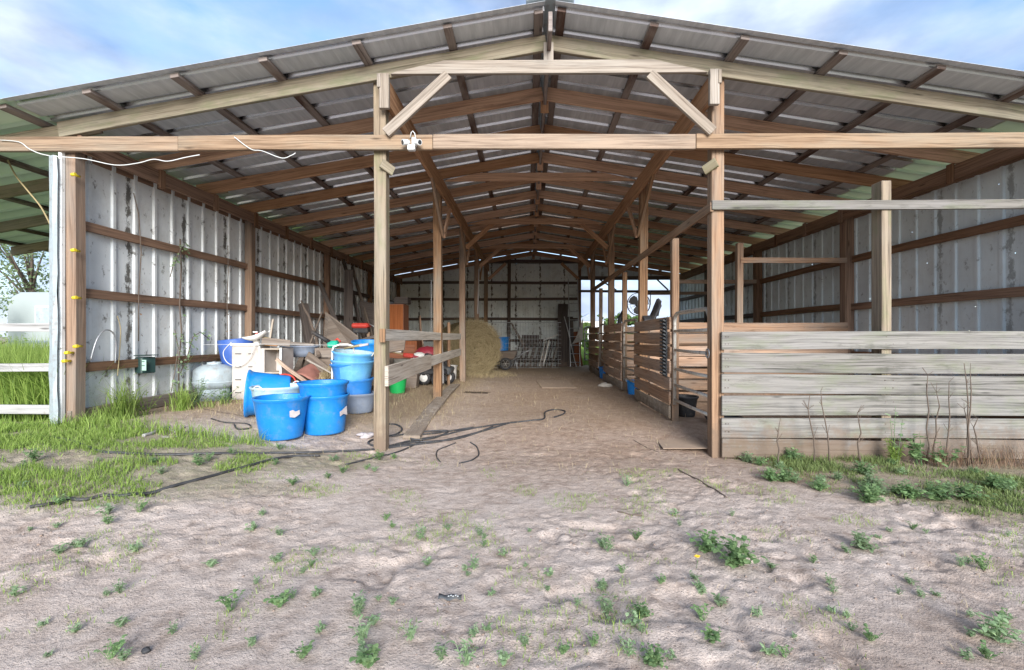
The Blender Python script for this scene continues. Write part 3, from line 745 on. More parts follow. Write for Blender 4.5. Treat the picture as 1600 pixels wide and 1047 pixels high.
def cross_wall(y, x0, x1, label, rows, z0, mat='stall', posts=(3.6,)):
    r = thing('stall_divider', label, 'partition', (x0, y, 0), 'stall divider walls')
    for k in range(rows):
        zc = z0 + .085 + k * .195
        MB().beam((x0, y - .02, zc + random.uniform(-.01, .01)), (x1, y - .02, zc + random.uniform(-.01, .01)), .03, .162, n=6, wob=.006).build('board', M[mat], r, bevel=.004)
    for px_ in posts: MB().beam((px_, y + .05, 0), (px_, y + .05, 2.84), .10, .10, up=(0, 1, 0), n=5, wob=.004).build('post', M['post'], r, bevel=.004)
    MB().beam((posts[0], y + .0, 2.54), (x1, y + .0, 2.54), .035, .09, n=6, wob=.003).build('top_board', M['stall'], r, bevel=.003)
    return r
cross_wall(7.83, 2.06, 5.38, 'reddish brown board divider behind the nearest pipe gate, with a high top board', 7, .15)
cross_wall(10.9, 2.06, 5.38, 'brown board divider behind the second pipe gate', 7, .15, posts=(3.5,))
cross_wall(13.9, 2.06, 5.38, 'farthest low divider between the last stall and the rear opening', 6, .15, 'girt', posts=(3.4,))

def gate(y0, y1, x, label, bars=5, rx=0.0):
    r = thing('pipe_gate', label, 'gate', (x, y0, .3), 'pipe gates of the stalls')
    L = y1 - y0; ztop = 1.56
    pts = []
    for a in range(7):
        t = a / 6 * math.pi / 2; pts.append((x, y0 + .13 - .13 * math.cos(t) + 0, ztop - .13 + .13 * math.sin(t)))
    for a in range(7):
        t = math.pi / 2 - a / 6 * math.pi / 2; pts.append((x, y1 - .13 + .13 * math.cos(t), ztop - .13 + .13 * math.sin(t)))
    pts = [(x, y0, .36)] + pts + [(x, y1, .36)]
    MB().tube(pts, .024, 10).build('frame', M['pipe'], r)
    for z in (.42, .62, .83, 1.08, 1.33)[:bars]:
        MB().tube([(x, y0, z), (x, (y0 + y1) / 2, z - .004), (x, y1, z)], .020, 8).build('rail', M['pipe'], r)
    ch = MB()
    ch.tube([(x - .03, y0 - .02 + .05 * math.cos(t * .8), 1.08 + .05 * math.sin(t * .8)) for t in range(9)], .008, 6)
    ch.build('latch', M['steel'], r)
    for z in (.5, 1.3): MB().tube([(x, y1 - .01, z - .04), (x, y1 + .05, z - .02), (x, y1 + .05, z + .03)], .012, 6).build('hinge', M['steel'], r)
    return r
gate(4.93, 6.10, 1.94, 'near pipe gate with rounded top between the front post and the first stall panel')
gate(8.24, 9.34, 1.95, 'middle pipe gate between the first and second stall panels')
gate(11.75, 12.55, 1.96, 'dark far pipe gate before the last stall panel')
gate(15.2, 16.6, 2.05, 'farthest pipe gate standing open at the rear opening')

# ------------------------------------------------------------------ left fence outside
lfn = thing('rail_fence', 'whitewashed three-rail fence in tall grass left of the barn corner', 'fence', (-5.0, FY + .02, .3))
for z, h in ((1.355, .085), (.935, .085), (.50, .095)):
    MB().beam((-9.2, FY + .0, z), (-4.98, FY + .0, z - .004), .035, h, n=8, wob=.006).build('rail', M['fencewhite'], lfn, bevel=.004)
for x in (-7.4, -9.1): MB().beam((x, FY + .08, .1), (x, FY + .08, 1.6), .1, .1).build('post', M['fencewhite'], lfn, bevel=.004)
MB().beam((-8.7, FY + .05, 0), (-8.7, FY + .05, roofh(-8.7)), .14, .14, up=(0, 1, 0)).build('post', M['post'], barn, bevel=.004)
# yellow insulators on the corner post
for k, (px_, py) in enumerate(((121, 273), (121, 391), (124, 465), (127, 541), (104, 551), (97, 564))):
    z = CAMZ + (524 - py) / 150.
    x = -4.72 + (px_ - 121) * .004
    r = thing('wire_insulator', ('topmost yellow fence insulator on the left corner post', 'second yellow insulator from the top of the corner post', 'third yellow insulator from the top of the corner post', 'fourth yellow insulator, on the right edge of the corner post', 'fifth yellow insulator, nearer the white corner flashing', 'lowest yellow insulator, beside the fence rail')[k], 'insulator', (x, FY - .03, z), 'yellow insulators on the corner post')
    MB().tube([(x, FY + .01, z), (x, FY - .06, z)], .012, 8).build('screw', M['yellow'], r)
    MB().tube([(x - .02, FY - .055, z - .002), (x + .02, FY - .055, z + .004)], .017, 10).build('claw', M['yellow'], r)

# cables
def cable(name, pts, r, mat, label, cat='cable'):
    P = [Vector(p) for p in pts]; out = []
    for k in range(len(P) - 1):
        p0, p1_, p2, p3 = P[max(k - 1, 0)], P[k], P[k + 1], P[min(k + 2, len(P) - 1)]
        n = 6
        for j in range(n):
            t = j / n
            out.append(.5 * ((2 * p1_) + (-p0 + p2) * t + (2 * p0 - 5 * p1_ + 4 * p2 - p3) * t * t + (-p0 + 3 * p1_ - 3 * p2 + p3) * t ** 3))
    out.append(P[-1])
    o = MB().tube(out, r, 7).build(name, M[mat], at=tuple(P[0])); return tag(o, label, cat)
def F(px_, py, D=FY - .09):
    v = ray(px_, py); k = D / v.y; return (v.x * k, D, CAMZ + v.z * k)
cable('wire', [F(0, 219), F(30, 222), F(48, 234), F(75, 243, 4.72), F(130, 248), F(180, 258), F(215, 255), F(240, 249), F(262, 252), F(290, 246), F(312, 242)], .005, 'white', 'long white wire looping below the left end of the front crossbeam')
cable('wire', [F(366, 214), F(392, 233), F(410, 236), F(440, 247), F(455, 243), F(462, 239)], .0045, 'white', 'short white wire dangling from the middle left of the crossbeam')
cable('wire', [F(12, 250, 5.2), F(25, 275, 5.2), F(45, 300, 5.1), F(65, 325, 5.0), F(84, 362, 4.82)], .008, 'straw', 'pale yellow cord hanging under the lean-to roof beside the corner flashing')
# camera on the beam
sc = thing('security_camera', 'white twin-head outdoor camera fixed to the front crossbeam', 'camera', F(642, 226, FY - .1))
cx, cz = F(645, 226, FY - .1)[0], F(645, 226)[2]
MB().box((cx + .015, FY - .10, cz + .02), (.045, .05, .09)).build('mount', M['white'], sc, bevel=.006)
MB().box((cx - .01, FY - .115, cz - .045), (.075, .06, .055)).build('sensor', M['white'], sc, bevel=.008)
for s in (-1, 1):
    a = Vector((cx + .03 * s, FY - .12, cz + .012)); d = Vector((.75 * s, -.6, -.25)).normalized()
    hd = MB().tube([a, a + d * .02, a + d * .075], [.018, .027, .030], 14).build('lamp_head', M['white'], sc)
    MB().tube([a + d * .0755, a + d * .079], [.023, .020], 14).build('lens', M['window'], hd)
MB().tube([(cx - .03, FY - .09, cz + .07), (cx - .015, FY - .10, cz + .12), (cx, FY - .10, cz + .135), (cx + .02, FY - .10, cz + .11), (cx + .03, FY - .10, cz + .06)], .005, 6).build('cord', M['white'], sc)

# energiser box on the left wall
ex = WL + .10
eb = thing('fence_energiser', 'dark green box with a pale printed label mounted low on the left wall', 'fence charger', (ex, 5.75, .93))
MB().box((ex, 5.72, .90), (.13, .17, .20), rz=R(-18)).build('case', M['box'], eb, bevel=.012)
MB().box((ex + .055, 5.625, .905), (.10, .006, .13), rz=R(-18)).build('label_plate', M['label'], eb)
tx = MB()
for q in range(4): tx.box((ex + .055 + (q % 2) * .012, 5.6215, .95 - q * .025), (.06 - .012 * (q % 2), .003, .009), rz=R(-18))
tx.build('lettering', M['box'], eb)
MB().beam((ex + .03, 5.70, 1.02), (ex + .03, 5.70, 1.03), .16, .20, up=(0, 1, 0)).build('lid', M['box'], eb, bevel=.008)

# ------------------------------------------------------------------ buckets
def bucket_parts(r, R1, R0, H, mat, wall=.006, handles=True, z=0.0, lip=.018, sub=None, oval=1.0, inner=None):
    prof = [(0.001, z), (R0 * .96, z), (R0, z + .015), (R0 + (R1 - R0) * .55, z + H * .55), (R1 - .004, z + H - .045), (R1, z + H - .04), (R1 + lip, z + H - .012), (R1 + lip, z + H - .002), (R1 + lip * .6, z + H + .003), (R1 - wall, z + H - .002)]
    prof2 = [(R1 - wall, z + H - .003), (R0 - wall + (R1 - R0) * .55, z + H * .55), (R0 - wall, z + .02), (0.001, z + .012)]
    b = MB().lathe(prof, 40, sy=oval).build('shell', M[mat], r, local=True)
    MB().lathe(prof2, 40, sy=oval).build('lining', M[inner or mat], r, local=True)
    if handles:
        for s in (-1, 1):
            pts = [((R1 + lip) * math.cos(t) * s * .995 + s * .0, (R1 + lip) * oval * math.sin(t), z + H - .025 + .05 * math.sin((t + .28) / .56 * math.pi)) for t in [(-.28 + .56 * q / 8) for q in range(9)]]
            MB().tube(pts, .007, 6).build('handle', M['white'], r, local=True)
    return r
def bucket(name, label, cat, loc, R1, R0, H, mat, rz=0.0, group='muck buckets and tubs in the left bay', tilt=(0, 0), **kw):
    r = thing(name, label, cat, loc, group, rz)
    bucket_parts(r, R1, R0, H, mat, **kw); r.rotation_euler = (tilt[0], tilt[1], rz); return r
def on(x, y, dz=0.0): return (x, y, gz(x, y) + dz)
fb = bucket('muck_bucket', 'bright blue muck bucket standing nearest the camera, with a torn white sticker at its right', 'bucket', on(-2.62, 4.88), .262, .205, .43, 'blue', rz=.2, handles=False)
MB().prism([(0, 0.01), (.05, .0), (.10, 0.03), (.10, .07), (.06, .06), (.03, .08), (.0, .07)], (.148, -.2335, .235), (.79, .62, 0), (-.06, .07, 1), (.62, -.78, 0), .004).build('sticker', M['cloth'], fb, local=True)
bucket('muck_bucket', 'faded pale blue tub with a grey rim standing behind the nearest blue bucket', 'bucket', on(-2.90, 5.33), .275, .215, .45, 'paletub', rz=1.3, handles=True)
bucket('muck_bucket', 'blue muck bucket lying tipped on its side with its open mouth to the left', 'bucket', (-2.98, 5.74, gz(-3.05, 5.7) + .27), .27, .225, .46, 'blue', rz=.45, tilt=(0, R(-86)), handles=False)
b2 = bucket('muck_bucket', 'lower bright blue bucket of the right front pair, with a white scuffed sticker', 'bucket', on(-2.32, 5.24), .255, .215, .43, 'blue', rz=.5, handles=False)
MB().prism([(0, .0), (.05, .02), (.11, .0), (.11, .1), (.03, .06), (0.0, .05)], (.14, -.228, .20), (.75, .66, 0), (-.05, .06, 1), (.66, -.75, 0), .004).build('sticker', M['cloth'], b2, local=True)
bucket('muck_bucket', 'upper bright blue bucket nested into the right front pair', 'bucket', on(-2.335, 5.25, .14), .258, .212, .43, 'blue', rz=.9, handles=False)
sx_, sy_ = -2.36, 6.26
g0 = gz(sx_, sy_)
bucket('wash_basin', 'shallow grey-blue basin at the bottom of the leaning bucket stack', 'basin', (sx_ + .05, sy_, g0), .235, .19, .26, 'greytub', handles=False)
bucket('feed_tub', 'dull blue tub just above the grey basin in the leaning stack', 'bucket', (sx_ - .0, sy_, g0 + .12), .245, .20, .33, 'bluemid', tilt=(0, -.03), handles=False)
bucket('feed_tub', 'mid blue tub in the middle of the leaning bucket stack', 'bucket', (sx_ - .02, sy_, g0 + .31), .26, .21, .36, 'bluemid', tilt=(.02, -.05), handles=False)
bucket('feed_tub', 'pale faded tub second from the top of the leaning stack', 'bucket', (sx_ - .03, sy_, g0 + .43), .27, .23, .28, 'bluepale', tilt=(.04, .05), handles=False)
tb = bucket('feed_tub', 'pale blue wash tub on top of the leaning stack, holding a wooden brush', 'bucket', (sx_ - .03, sy_, g0 + .52), .265, .225, .30, 'bluepale', tilt=(.06, .10), handles=True, inner='paletub')
br = thing('scrub_brush', 'pale wooden brush lying across the rim of the topmost tub', 'brush', (-2.36, 6.05, 1.08))
MB().tube([(-2.46, 6.16, 1.095), (-2.3, 6.12, 1.125), (-2.2, 6.10, 1.145)], [.013, .015, .02], 8).build('handle', M['yellow' if 0 else 'straw'], br)
MB().box((-2.17, 6.09, 1.145), (.12, .035, .03), ry=-.18).build('bristles', M['cloth'], br, bevel=.004)
bucket('round_tub', 'blue tub resting high on the boards behind the leaning stack', 'tub', (-2.55, 7.35, .88), .25, .2, .30, 'blue', tilt=(.1, .05), handles=False)
bucket('barrel', 'dark blue tub tipped upside down behind the gas tank', 'tub', (-4.50, 7.05, 1.22), .19, .24, .88, 'bluedark', tilt=(math.pi + .05, -.10), handles=False)
bucket('pail', 'small green pail on the floor behind the front left aisle post', 'bucket', on(-2.35, 8.3), .165, .13, .30, 'green', handles=False)
bucket('pail', 'white plastic pail standing next to the round bale', 'bucket', on(-1.88, 11.3), .145, .125, .34, 'whitep', handles=False)
bucket('pail', 'blue feed bucket on the floor behind the middle pipe gate', 'bucket', (2.03, 8.9, gz(2.0, 8.9)), .12, .095, .27, 'blue', handles=True)
bucket('pail', 'blue feed bucket at the foot of the far pipe gate', 'bucket', (2.02, 12.2, gz(2, 12.2)), .14, .11, .30, 'bluemid', handles=True)
bucket('pail', 'black rubber pail just inside the near pipe gate', 'bucket', (2.22, 6.5, gz(2.2, 6.5)), .16, .125, .28, 'black', handles=False)
bucket('drum', 'bright blue pail among the scrap behind the wire mesh', 'tub', (-.90, 16.1, .72), .26, .22, .50, 'blue', handles=False)
bucket('feed_pan', 'flat black rubber pan on the floor of the nearest stall', 'pan', (2.55, 6.0, gz(2.5, 6.0)), .22, .19, .09, 'black', handles=False)

# ------------------------------------------------------------------ gas tank and cabinet
tk = thing('gas_tank', 'squat chalky white propane tank on a foot ring against the left wall', 'tank', on(-4.60, 6.72))
a = []
for q in range(9):
    t = q / 8 * math.pi / 2; a.append((.265 * math.sin(t), .12 + .13 - .13 * math.cos(t)))
for q in range(1, 9):
    t = q / 8 * math.pi / 2; a.append((.265 * math.cos(t), .40 + .13 * math.sin(t)))
a[-1] = (.002, a[-1][1]); a[0] = (.002, a[0][1])
MB().lathe(a, 40).build('vessel', M['tank'], tk, local=True)
MB().lathe([(.27, .255), (.273, .262), (.273, .272), (.27, .279)], 40).build('weld', M['tank'], tk, local=True)
MB().lathe([(.20, -.02), (.205, .17)], 32).build('foot_ring', M['tank'], tk, local=True, solid=.005)
MB().lathe([(.09, .50), (.09, .55)], 24).build('collar', M['tank'], tk, local=True, solid=.005)
MB().lathe([(.002, .50), (.03, .50), (.03, .56), (.002, .565)], 12).build('valve', M['steel'], tk, local=True)

cbz = gz(-3.98, 6.85)
cb = thing('white_cabinet', 'tall cream plastic cabinet with slotted front left of the open shelf', 'cabinet', (-4.14, 6.72, cbz))
MB().box((0, .14, .40), (.40, .30, .80)).build('body', M['cream'], cb, local=True, bevel=.012)
MB().box((0, .14, .815), (.43, .34, .035)).build('lid', M['whitep'], cb, local=True, bevel=.008)
for k in range(4):
    for s in (-1, 1): MB().box((s * .09 - .01, -.012, .68 - .19 * k), (.09 if s < 0 else .06, .006, .012)).build('slot', M['black'], cb, local=True)
MB().box((.212, -.005, .395), (.022, .03, .79)).build('corner_post', M['white'], cb, local=True, bevel=.004)
sb = thing('open_shelf', 'whitish open shelf unit of old boards joined to the right of the cream cabinet', 'shelf', (-3.74, 6.75, cbz))
for (c_, s_) in (((-.13, .14, .38), (.015, .32, .76)), ((.13, .12, .38), (.02, .36, .76)), ((.0, .30, .38), (.26, .012, .76))): MB().box(c_, s_).build('panel', M['cream'], sb, local=True, bevel=.003)
for z in (.06, .40, .75): MB().box((.0, .13, z), (.26, .33, .022)).build('shelf_board', M['stallbase'], sb, local=True, bevel=.003)
MB().box((-.15, -.03, .38), (.07, .02, .76)).build('panel', M['cream'], sb, local=True, bevel=.003)
MB().box((.14, -.065, .38), (.03, .02, .78)).build('edge_strip', M['white'], sb, local=True, bevel=.003)
# clutter on the cabinet
zt = cbz + .83
cl = thing('spray_bottle', 'translucent white spray bottle on top of the cream cabinet', 'bottle', (-4.02, 6.80, zt))
MB().lathe([(.002, 0), (.045, .0), (.047, .08), (.02, .12), (.016, .14)], 18).build('flask', M['whitep'], cl, local=True)
MB().lathe([(.018, .14), (.02, .16), (.002, .162)], 14).build('cap', M['red'], cl, local=True); MB().box((-.02, 0, .17), (.07, .02, .02)).build('trigger', M['whitep'], cl, local=True, bevel=.003)
jg = MB().lathe([(.002, 0), (.08, 0), (.085, .03), (.08, .10), (.04, .12), (.002, .12)], 20).build('jug', M['whitep'], at=(-4.22, 6.83, zt))
tag(jg, 'squat white tub at the left end of the cabinet top', 'tub')
sc2 = thing('scoop', 'pale curved plastic scoop lying tilted on the cabinet top', 'scoop', (-3.97, 6.7, zt + .02))
ms = MB()
i0 = len(ms.v)
for a_ in range(9):
    for b_ in range(7):
        t = math.pi * b_ / 6; u = a_ / 8
        ms.v.append((-.17 + .34 * u, .07 * math.cos(t), .075 - .07 * math.sin(t) * (.4 + .6 * math.sin(math.pi * u)) + .10 * u * u))
for a_ in range(8):
    for b_ in range(6):
        p_ = a_ * 7 + b_; ms.face((p_, p_ + 7, p_ + 8, p_ + 1), ((0, 0), (1, 0), (1, 1), (0, 1)), True)
ms.build('bowl', M['whitep'], sc2, local=True, solid=.006)
MB().tube([(-.02, 0, .03), (.05, .05, .08), (.16, .08, .05)], .012, 8).build('grip', M['straw'], sc2, local=True)
tag(MB().box((-3.80, 6.80, zt - .01), (.18, .09, .05), rz=.3, ry=.1).build('sponge', M['tan'], at=(-3.6, 6.8, zt), bevel=.01), 'orange-tan block lying beside the scoop', 'block')
tag(MB().beam((-3.90, 6.72, zt + .04), (-3.55, 6.86, zt + .0), .03, .10, n=3, wob=.004).build('tray', M['greyply'], at=(-3.5, 6.8, zt), bevel=.003), 'dark grey slat lying over the open shelf', 'board')
cable('cord', [(-4.27, 6.60, zt + .02), (-4.40, 6.62, zt - .12), (-4.33, 6.60, zt - .27), (-4.20, 6.66, zt - .33), (-4.05, 6.66, zt - .22), (-3.97, 6.64, zt - .05), (-3.92, 6.66, zt + .02)], .005, 'whitep', 'loose pale cord looping down the front of the cream cabinet')
cable('cord', [(-4.6, 6.45, 1.14), (-3.4, 6.4, 1.15), (-2.5, 6.6, 1.12)], .0022, 'white', 'thin white string stretched across the cabinets to the bucket stack')
# tubular handle
hd = MB().tube([(-2.62, 6.15, gz(-2.6, 6.2)), (-2.62, 6.15, 1.06), (-2.60, 6.15, 1.12), (-2.52, 6.16, 1.15), (-2.42, 6.18, 1.15), (-2.36, 6.2, 1.13), (-2.34, 6.2, 1.04)], .012, 8)
tag(hd.build('tube_handle', M['whitep'], at=(-2.6, 6.2, .2)), 'bent white tubular handle hooked over the left of the leaning stack', 'handle')

# ------------------------------------------------------------------ junk along the left wall
def board(label, a, b, w, h, mat, name='board', up=(0, 0, 1), cat='board', wob=.01, group=None):
    o = MB().beam(a, b, w, h, up=up, n=6, wob=wob).build(name, M[mat], at=a, bevel=.004); return tag(o, label, cat, group)
g = gz(-4.2, 8)
board('pale grey pole leaning on the left wall behind the spray bottle', (-4.15, 7.2, g), (-4.45, 8.0, 1.55), .03, .045, 'stallbase', 'pole', cat='pole')
board('straight grey pole leaning right behind the open shelf', (-3.65, 7.1, g), (-4.0, 8.9, 1.72), .028, .03, 'greyply', 'pole', cat='pole')
o = MB().tube([(-3.28, 7.2, .95), (-3.5, 7.6, 1.22), (-3.72, 7.9, 1.45), (-3.86, 8.1, 1.60), (-3.99, 8.2, 1.75), (-4.10, 8.3, 1.9)], [.03, .025, .024, .022, .02, .014], 8).build('branch', M['bark'], at=(-3.3, 7.2, .9))
tag(o, 'crooked brown branch leaning above the wooden crate', 'branch')
gt = thing('boat_shaped_tub', 'grey rounded tub propped behind the open shelf', 'tub', (-3.64, 7.35, .92))
MB().lathe([(.002, 0), (.16, .01), (.22, .08), (.26, .17), (.275, .175), (.275, .19), (.25, .19)], 30, sx=1.1, sy=.7).build('shell', M['greytub'], gt, local=True)
MB().lathe([(.25, .19), (.21, .09), (.15, .03), (.002, .02)], 30, sx=1.1, sy=.7).build('lining', M['grate'], gt, local=True)
for (x, y, z, s_) in ((-3.66, 7.4, 1.12, .1), (-3.56, 7.45, 1.13, .07), (-3.75, 7.4, 1.12, .08)):
    pass
tag(MB().box((-3.62, 7.38, 1.13), (.36, .2, .05), rz=.3, ry=.08).build('lid', M['greyply'], at=(-3.6, 7.4, 1.1), bevel=.01), 'warped grey lid on the boat-shaped tub', 'lid')
wc = thing('wooden_crate', 'weathered brown plank crate carrying the teal tool', 'crate', (-3.15, 7.4, .35))
for k in range(4): MB().box((-3.13, 7.30, .50 + k * .165), (.50, .022, .15), rz=.05).build('board', M['greyply'], wc, bevel=.003)
for s in (-1, 1): MB().box((-3.13 + .24 * s, 7.52, .74), (.022, .42, .62)).build('side', M['greyply'], wc, bevel=.003)
MB().box((-3.13, 7.52, 1.055), (.52, .46, .02)).build('top', M['greyply'], wc, bevel=.003)
tl = thing('leaf_blower', 'teal power tool with a black nozzle on the wooden crate', 'tool', (-3.12, 7.4, 1.07))
MB().box((-3.12, 7.36, 1.13), (.17, .12, .11), ry=-.1).build('housing', M['teal'], tl, bevel=.025)
MB().tube([(-3.17, 7.34, 1.16), (-3.28, 7.30, 1.24), (-3.42, 7.26, 1.33)], [.035, .03, .028], 12).build('nozzle', M['black'], tl)
MB().tube([(-3.10, 7.36, 1.18), (-3.05, 7.36, 1.22), (-3.0, 7.36, 1.17)], .014, 8).build('grip', M['red'], tl)
board('long weathered plank slanting down from the crate', (-3.45, 7.15, .95), (-2.75, 7.0, .52), .03, .14, 'greyply')
board('thin pale stick lying across the straw in front of the crate', (-3.25, 6.75, .92), (-2.62, 6.55, .62), .02, .022, 'brace', 'stick', cat='stick')
rt = MB()
i0 = 0
for a_ in range(11):
    for b_ in range(9):
        x = -3.62 + .5 * a_ / 10; y = 6.72 + .42 * b_ / 8
        rt.v.append((x, y, .56 + .24 * math.sin(math.pi * a_ / 10) * (.5 + .5 * b_ / 8) + .05 * float(vnoise(np.array(x * 9), np.array(y * 9)))))
for a_ in range(10):
    for b_ in range(8):
        p_ = a_ * 9 + b_; rt.face((p_, p_ + 9, p_ + 10, p_ + 1), ((0, 0), (1, 0), (1, 1), (0, 1)), True)
tag(rt.build('crumpled_tarp', M['tarp'], at=(-3.4, 6.9, .5), solid=.012), 'faded red crumpled sheet right of the open shelf', 'tarp')
board('dark red bar crossing below the faded red sheet', (-3.62, 6.62, .93), (-3.05, 6.55, .50), .03, .05, 'stall', 'bar', cat='bar')
for (x, y, s_, l) in ((-3.05, 6.42, .85, 'terracotta pot standing behind the tipped bucket'), (-3.22, 6.62, .7, 'smaller terracotta pot left of the larger one')):
    o = MB().lathe([(.002, 0), (.10 * s_, 0), (.13 * s_, .2 * s_), (.15 * s_, .2 * s_), (.15 * s_, .26 * s_), (.135 * s_, .26 * s_), (.11 * s_, .05 * s_), (.002, .04 * s_)], 24).build('flower_pot', M['terracotta'], at=(x, y, gz(x, y) + .1))
    tag(o, l, 'pot', 'terracotta pots')
o = MB().tube([(-3.45 + .17 * math.cos(t), 6.48 + .03 * math.sin(t), .60 + .12 * math.sin(t)) for t in np.linspace(0, 6.28, 22)[:-1]], .012, 7, closed=True).build('hose_loop', M['red'], at=(-3.45, 6.5, .5)); tag(o, 'loop of red hose behind the tipped blue bucket', 'hose')
# straw and stick litter (nobody could count it)
def blades(name, mat, pts, hs, ws, lean, label, cat='grass', kind='stuff', drop=1.0, curl=.5, seed=1, parent=None):
    """pts: (n,3) base points, one bent two-piece blade on each"""
    rs = np.random.RandomState(seed); n = len(pts); pts = np.asarray(pts, float)
    az = rs.uniform(0, 2 * np.pi, n); ln = lean * rs.uniform(.2, 1.3, n); h = np.asarray(hs) * rs.uniform(.55, 1.25, n); w = np.asarray(ws) * rs.uniform(.7, 1.3, n)
    d = np.stack([np.cos(az), np.sin(az), np.zeros(n)], 1); fa = az + rs.uniform(-1, 1, n) + np.pi / 2
    sd = np.stack([np.cos(fa), np.sin(fa), np.zeros(n)], 1) * (w / 2)[:, None]
    up = np.array([0, 0, 1.])
    m = pts + (d * (np.sin(ln * .5))[:, None] + up * np.cos(ln * .5)[:, None]) * (h * .55)[:, None]
    l2 = ln * (1 + curl)
    t_ = m + (d * np.sin(l2)[:, None] + up * np.cos(l2)[:, None]) * (h * .5)[:, None]
    V = np.concatenate([pts - sd, pts + sd, m - sd * .8, m + sd * .8, t_], 0)
    I = np.arange(n)
    quads = np.stack([I, I + n, I + 3 * n, I + 2 * n], 1); tris = np.stack([I + 2 * n, I + 3 * n, I + 4 * n], 1)
    me = bpy.data.meshes.new(name); me.vertices.add(len(V)); me.vertices.foreach_set('co', V.ravel())
    li = np.concatenate([quads.ravel(), tris.ravel()]); me.loops.add(len(li)); me.loops.foreach_set('vertex_index', li)
    me.polygons.add(2 * n)
    me.polygons.foreach_set('loop_start', np.concatenate([np.arange(n) * 4, 4 * n + np.arange(n) * 3])); me.polygons.foreach_set('loop_total', np.concatenate([np.full(n, 4), np.full(n, 3)]))
    me.update(calc_edges=True)
    tt = rs.uniform(0, 1, n) ** 1.2
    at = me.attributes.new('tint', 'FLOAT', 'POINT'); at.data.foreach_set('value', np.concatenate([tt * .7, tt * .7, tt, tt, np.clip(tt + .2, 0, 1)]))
    me.materials.append(mat); o = bpy.data.objects.new(name, me); COL.objects.link(o)
    if parent: o.parent = parent
    return tag(o, label, cat, kind=kind) if parent is None else o
def scatter(n, x0, x1, y0, y1, mask, seed=3):
    rs = np.random.RandomState(seed); x = rs.uniform(x0, x1, n); y = rs.uniform(y0, y1, n); k = rs.uniform(0, 1, n) < mask(x, y)
    return x[k], y[k]
def G3(x, y, dz=0): return np.stack([x, y, ground_z(x, y) + dz], 1)
# junk further back
board('narrow dark plank leaning on the left wall before the third post', (-3.55, 9.6, .5), (-4.55, 10.0, 2.45), .03, .10, 'darkboard')
board('long dark plank leaning beside the third wall post', (-3.35, 9.9, .5), (-4.5, 11.2, 3.1), .035, .13, 'darkboard')
board('second long dark plank leaning parallel to its neighbour', (-3.2, 10.1, .5), (-4.4, 11.5, 3.0), .035, .10, 'greyply')
board('wide upright dark board standing against the left wall', (-3.95, 10.2, .3), (-4.02, 10.3, 2.75), .20, .03, 'darkboard', up=(0, 1, 0))
board('black roll leaning in the corner of the third wall post', (-4.1, 8.9, .3), (-4.5, 9.2, 1.9), .16, .10, 'darkboard')
def sheet(label, pts, th, mat, name='panel', cat='panel'):
    """flat panel through four corner points, with thickness"""
    P = [Vector(p) for p in pts]; n = (P[1] - P[0]).cross(P[3] - P[0]).normalized() * th; mb = MB()
    for p in P: mb.v.append(tuple(p))
    for p in P: mb.v.append(tuple(p + n))
    L = (P[1] - P[0]).length; H = (P[3] - P[0]).length; o = random.uniform(0, 30)
    mb.face((3, 2, 1, 0), ((o, H), (o + L, H), (o + L, 0), (o, 0))); mb.face((4, 5, 6, 7), ((o, 0), (o + L, 0), (o + L, H), (o, H)))
    for j in range(4):
        j2 = (j + 1) % 4; mb.face((j, j2, 4 + j2, 4 + j), ((o, 0), (o + L, 0), (o + L, th), (o, th)))
    return tag(mb.build(name, M[mat], at=tuple(P[0]), bevel=.003), label, cat)
sheet('brown warped plywood sheet leaning on the third wall post', [(-3.85, 8.6, .7), (-3.15, 8.6, .85), (-3.35, 9.1, 1.25), (-4.05, 9.2, 1.75)], .02, 'greyply', 'plywood_sheet', 'plywood')
sheet('grey-brown trough side slanting up behind the blue tub', [(-3.45, 8.2, .80), (-2.2, 8.2, 1.0), (-2.2, 8.35, 1.27), (-3.5, 8.35, .98)], .03, 'greyply', 'trough_side', 'board')
board('dark plank lying on the trough side', (-3.4, 8.1, 1.04), (-2.6, 8.15, 1.28), .05, .05, 'darkboard')
sheet('dark triangular panel leaning near the orange cabinet', [(-3.85, 10.8, 1.2), (-3.55, 10.8, .7), (-3.5, 10.9, 2.0), (-4.0, 10.9, 2.10)], .02, 'darkboard')
sheet('low brown board pile cover behind the plywood sheet', [(-3.9, 9.0, .35), (-2.7, 8.9, .35), (-2.7, 9.3, .80), (-3.9, 9.4, .9)], .03, 'greyply')
sheet('grey slab of old siding lying behind the crate', [(-4.2, 8.0, .4), (-2.6, 7.9, .4), (-2.55, 8.4, .9), (-4.2, 8.6, 1.0)], .03, 'greyply')
re = thing('red_engine', 'small red engine on a wooden stand left of the front aisle post', 'engine', (-3.35, 9.3, 1.2))
MB().box((-3.37, 9.3, 1.47), (.34, .22, .10)).build('shroud', M['red'], re, bevel=.03)
MB().box((-3.36, 9.3, 1.37), (.30, .18, .10)).build('block', M['black'], re, bevel=.01)
for s in (-1, 1): MB().beam((-3.36 + .14 * s, 9.3, .8), (-3.36 + .14 * s, 9.3, 1.34), .05, .05).build('leg', M['post'], re)
MB().tube([(-3.2, 9.3, 1.5), (-3.1, 9.3, 1.45), (-3.0, 9.3, 1.2)], .012, 6).build('handle', M['steel'], re)
DXC = -.30
oc = thing('tall_cabinet', 'tall orange-brown wooden cabinet behind the front left aisle post', 'cabinet', (-3.2, 11.3, .2))
MB().box((-3.42, 11.5, 1.12), (.76, .5, 1.84), rz=0).build('body', M['orangewood'], oc, bevel=.006)
MB().box((-3.25, 11.238, 1.14), (.40, .016, 1.76)).build('door', M['orangewood'], oc, bevel=.004)
MB().box((-3.63, 11.238, 1.14), (.30, .012, 1.76)).build('door', M['tan'], oc, bevel=.004)
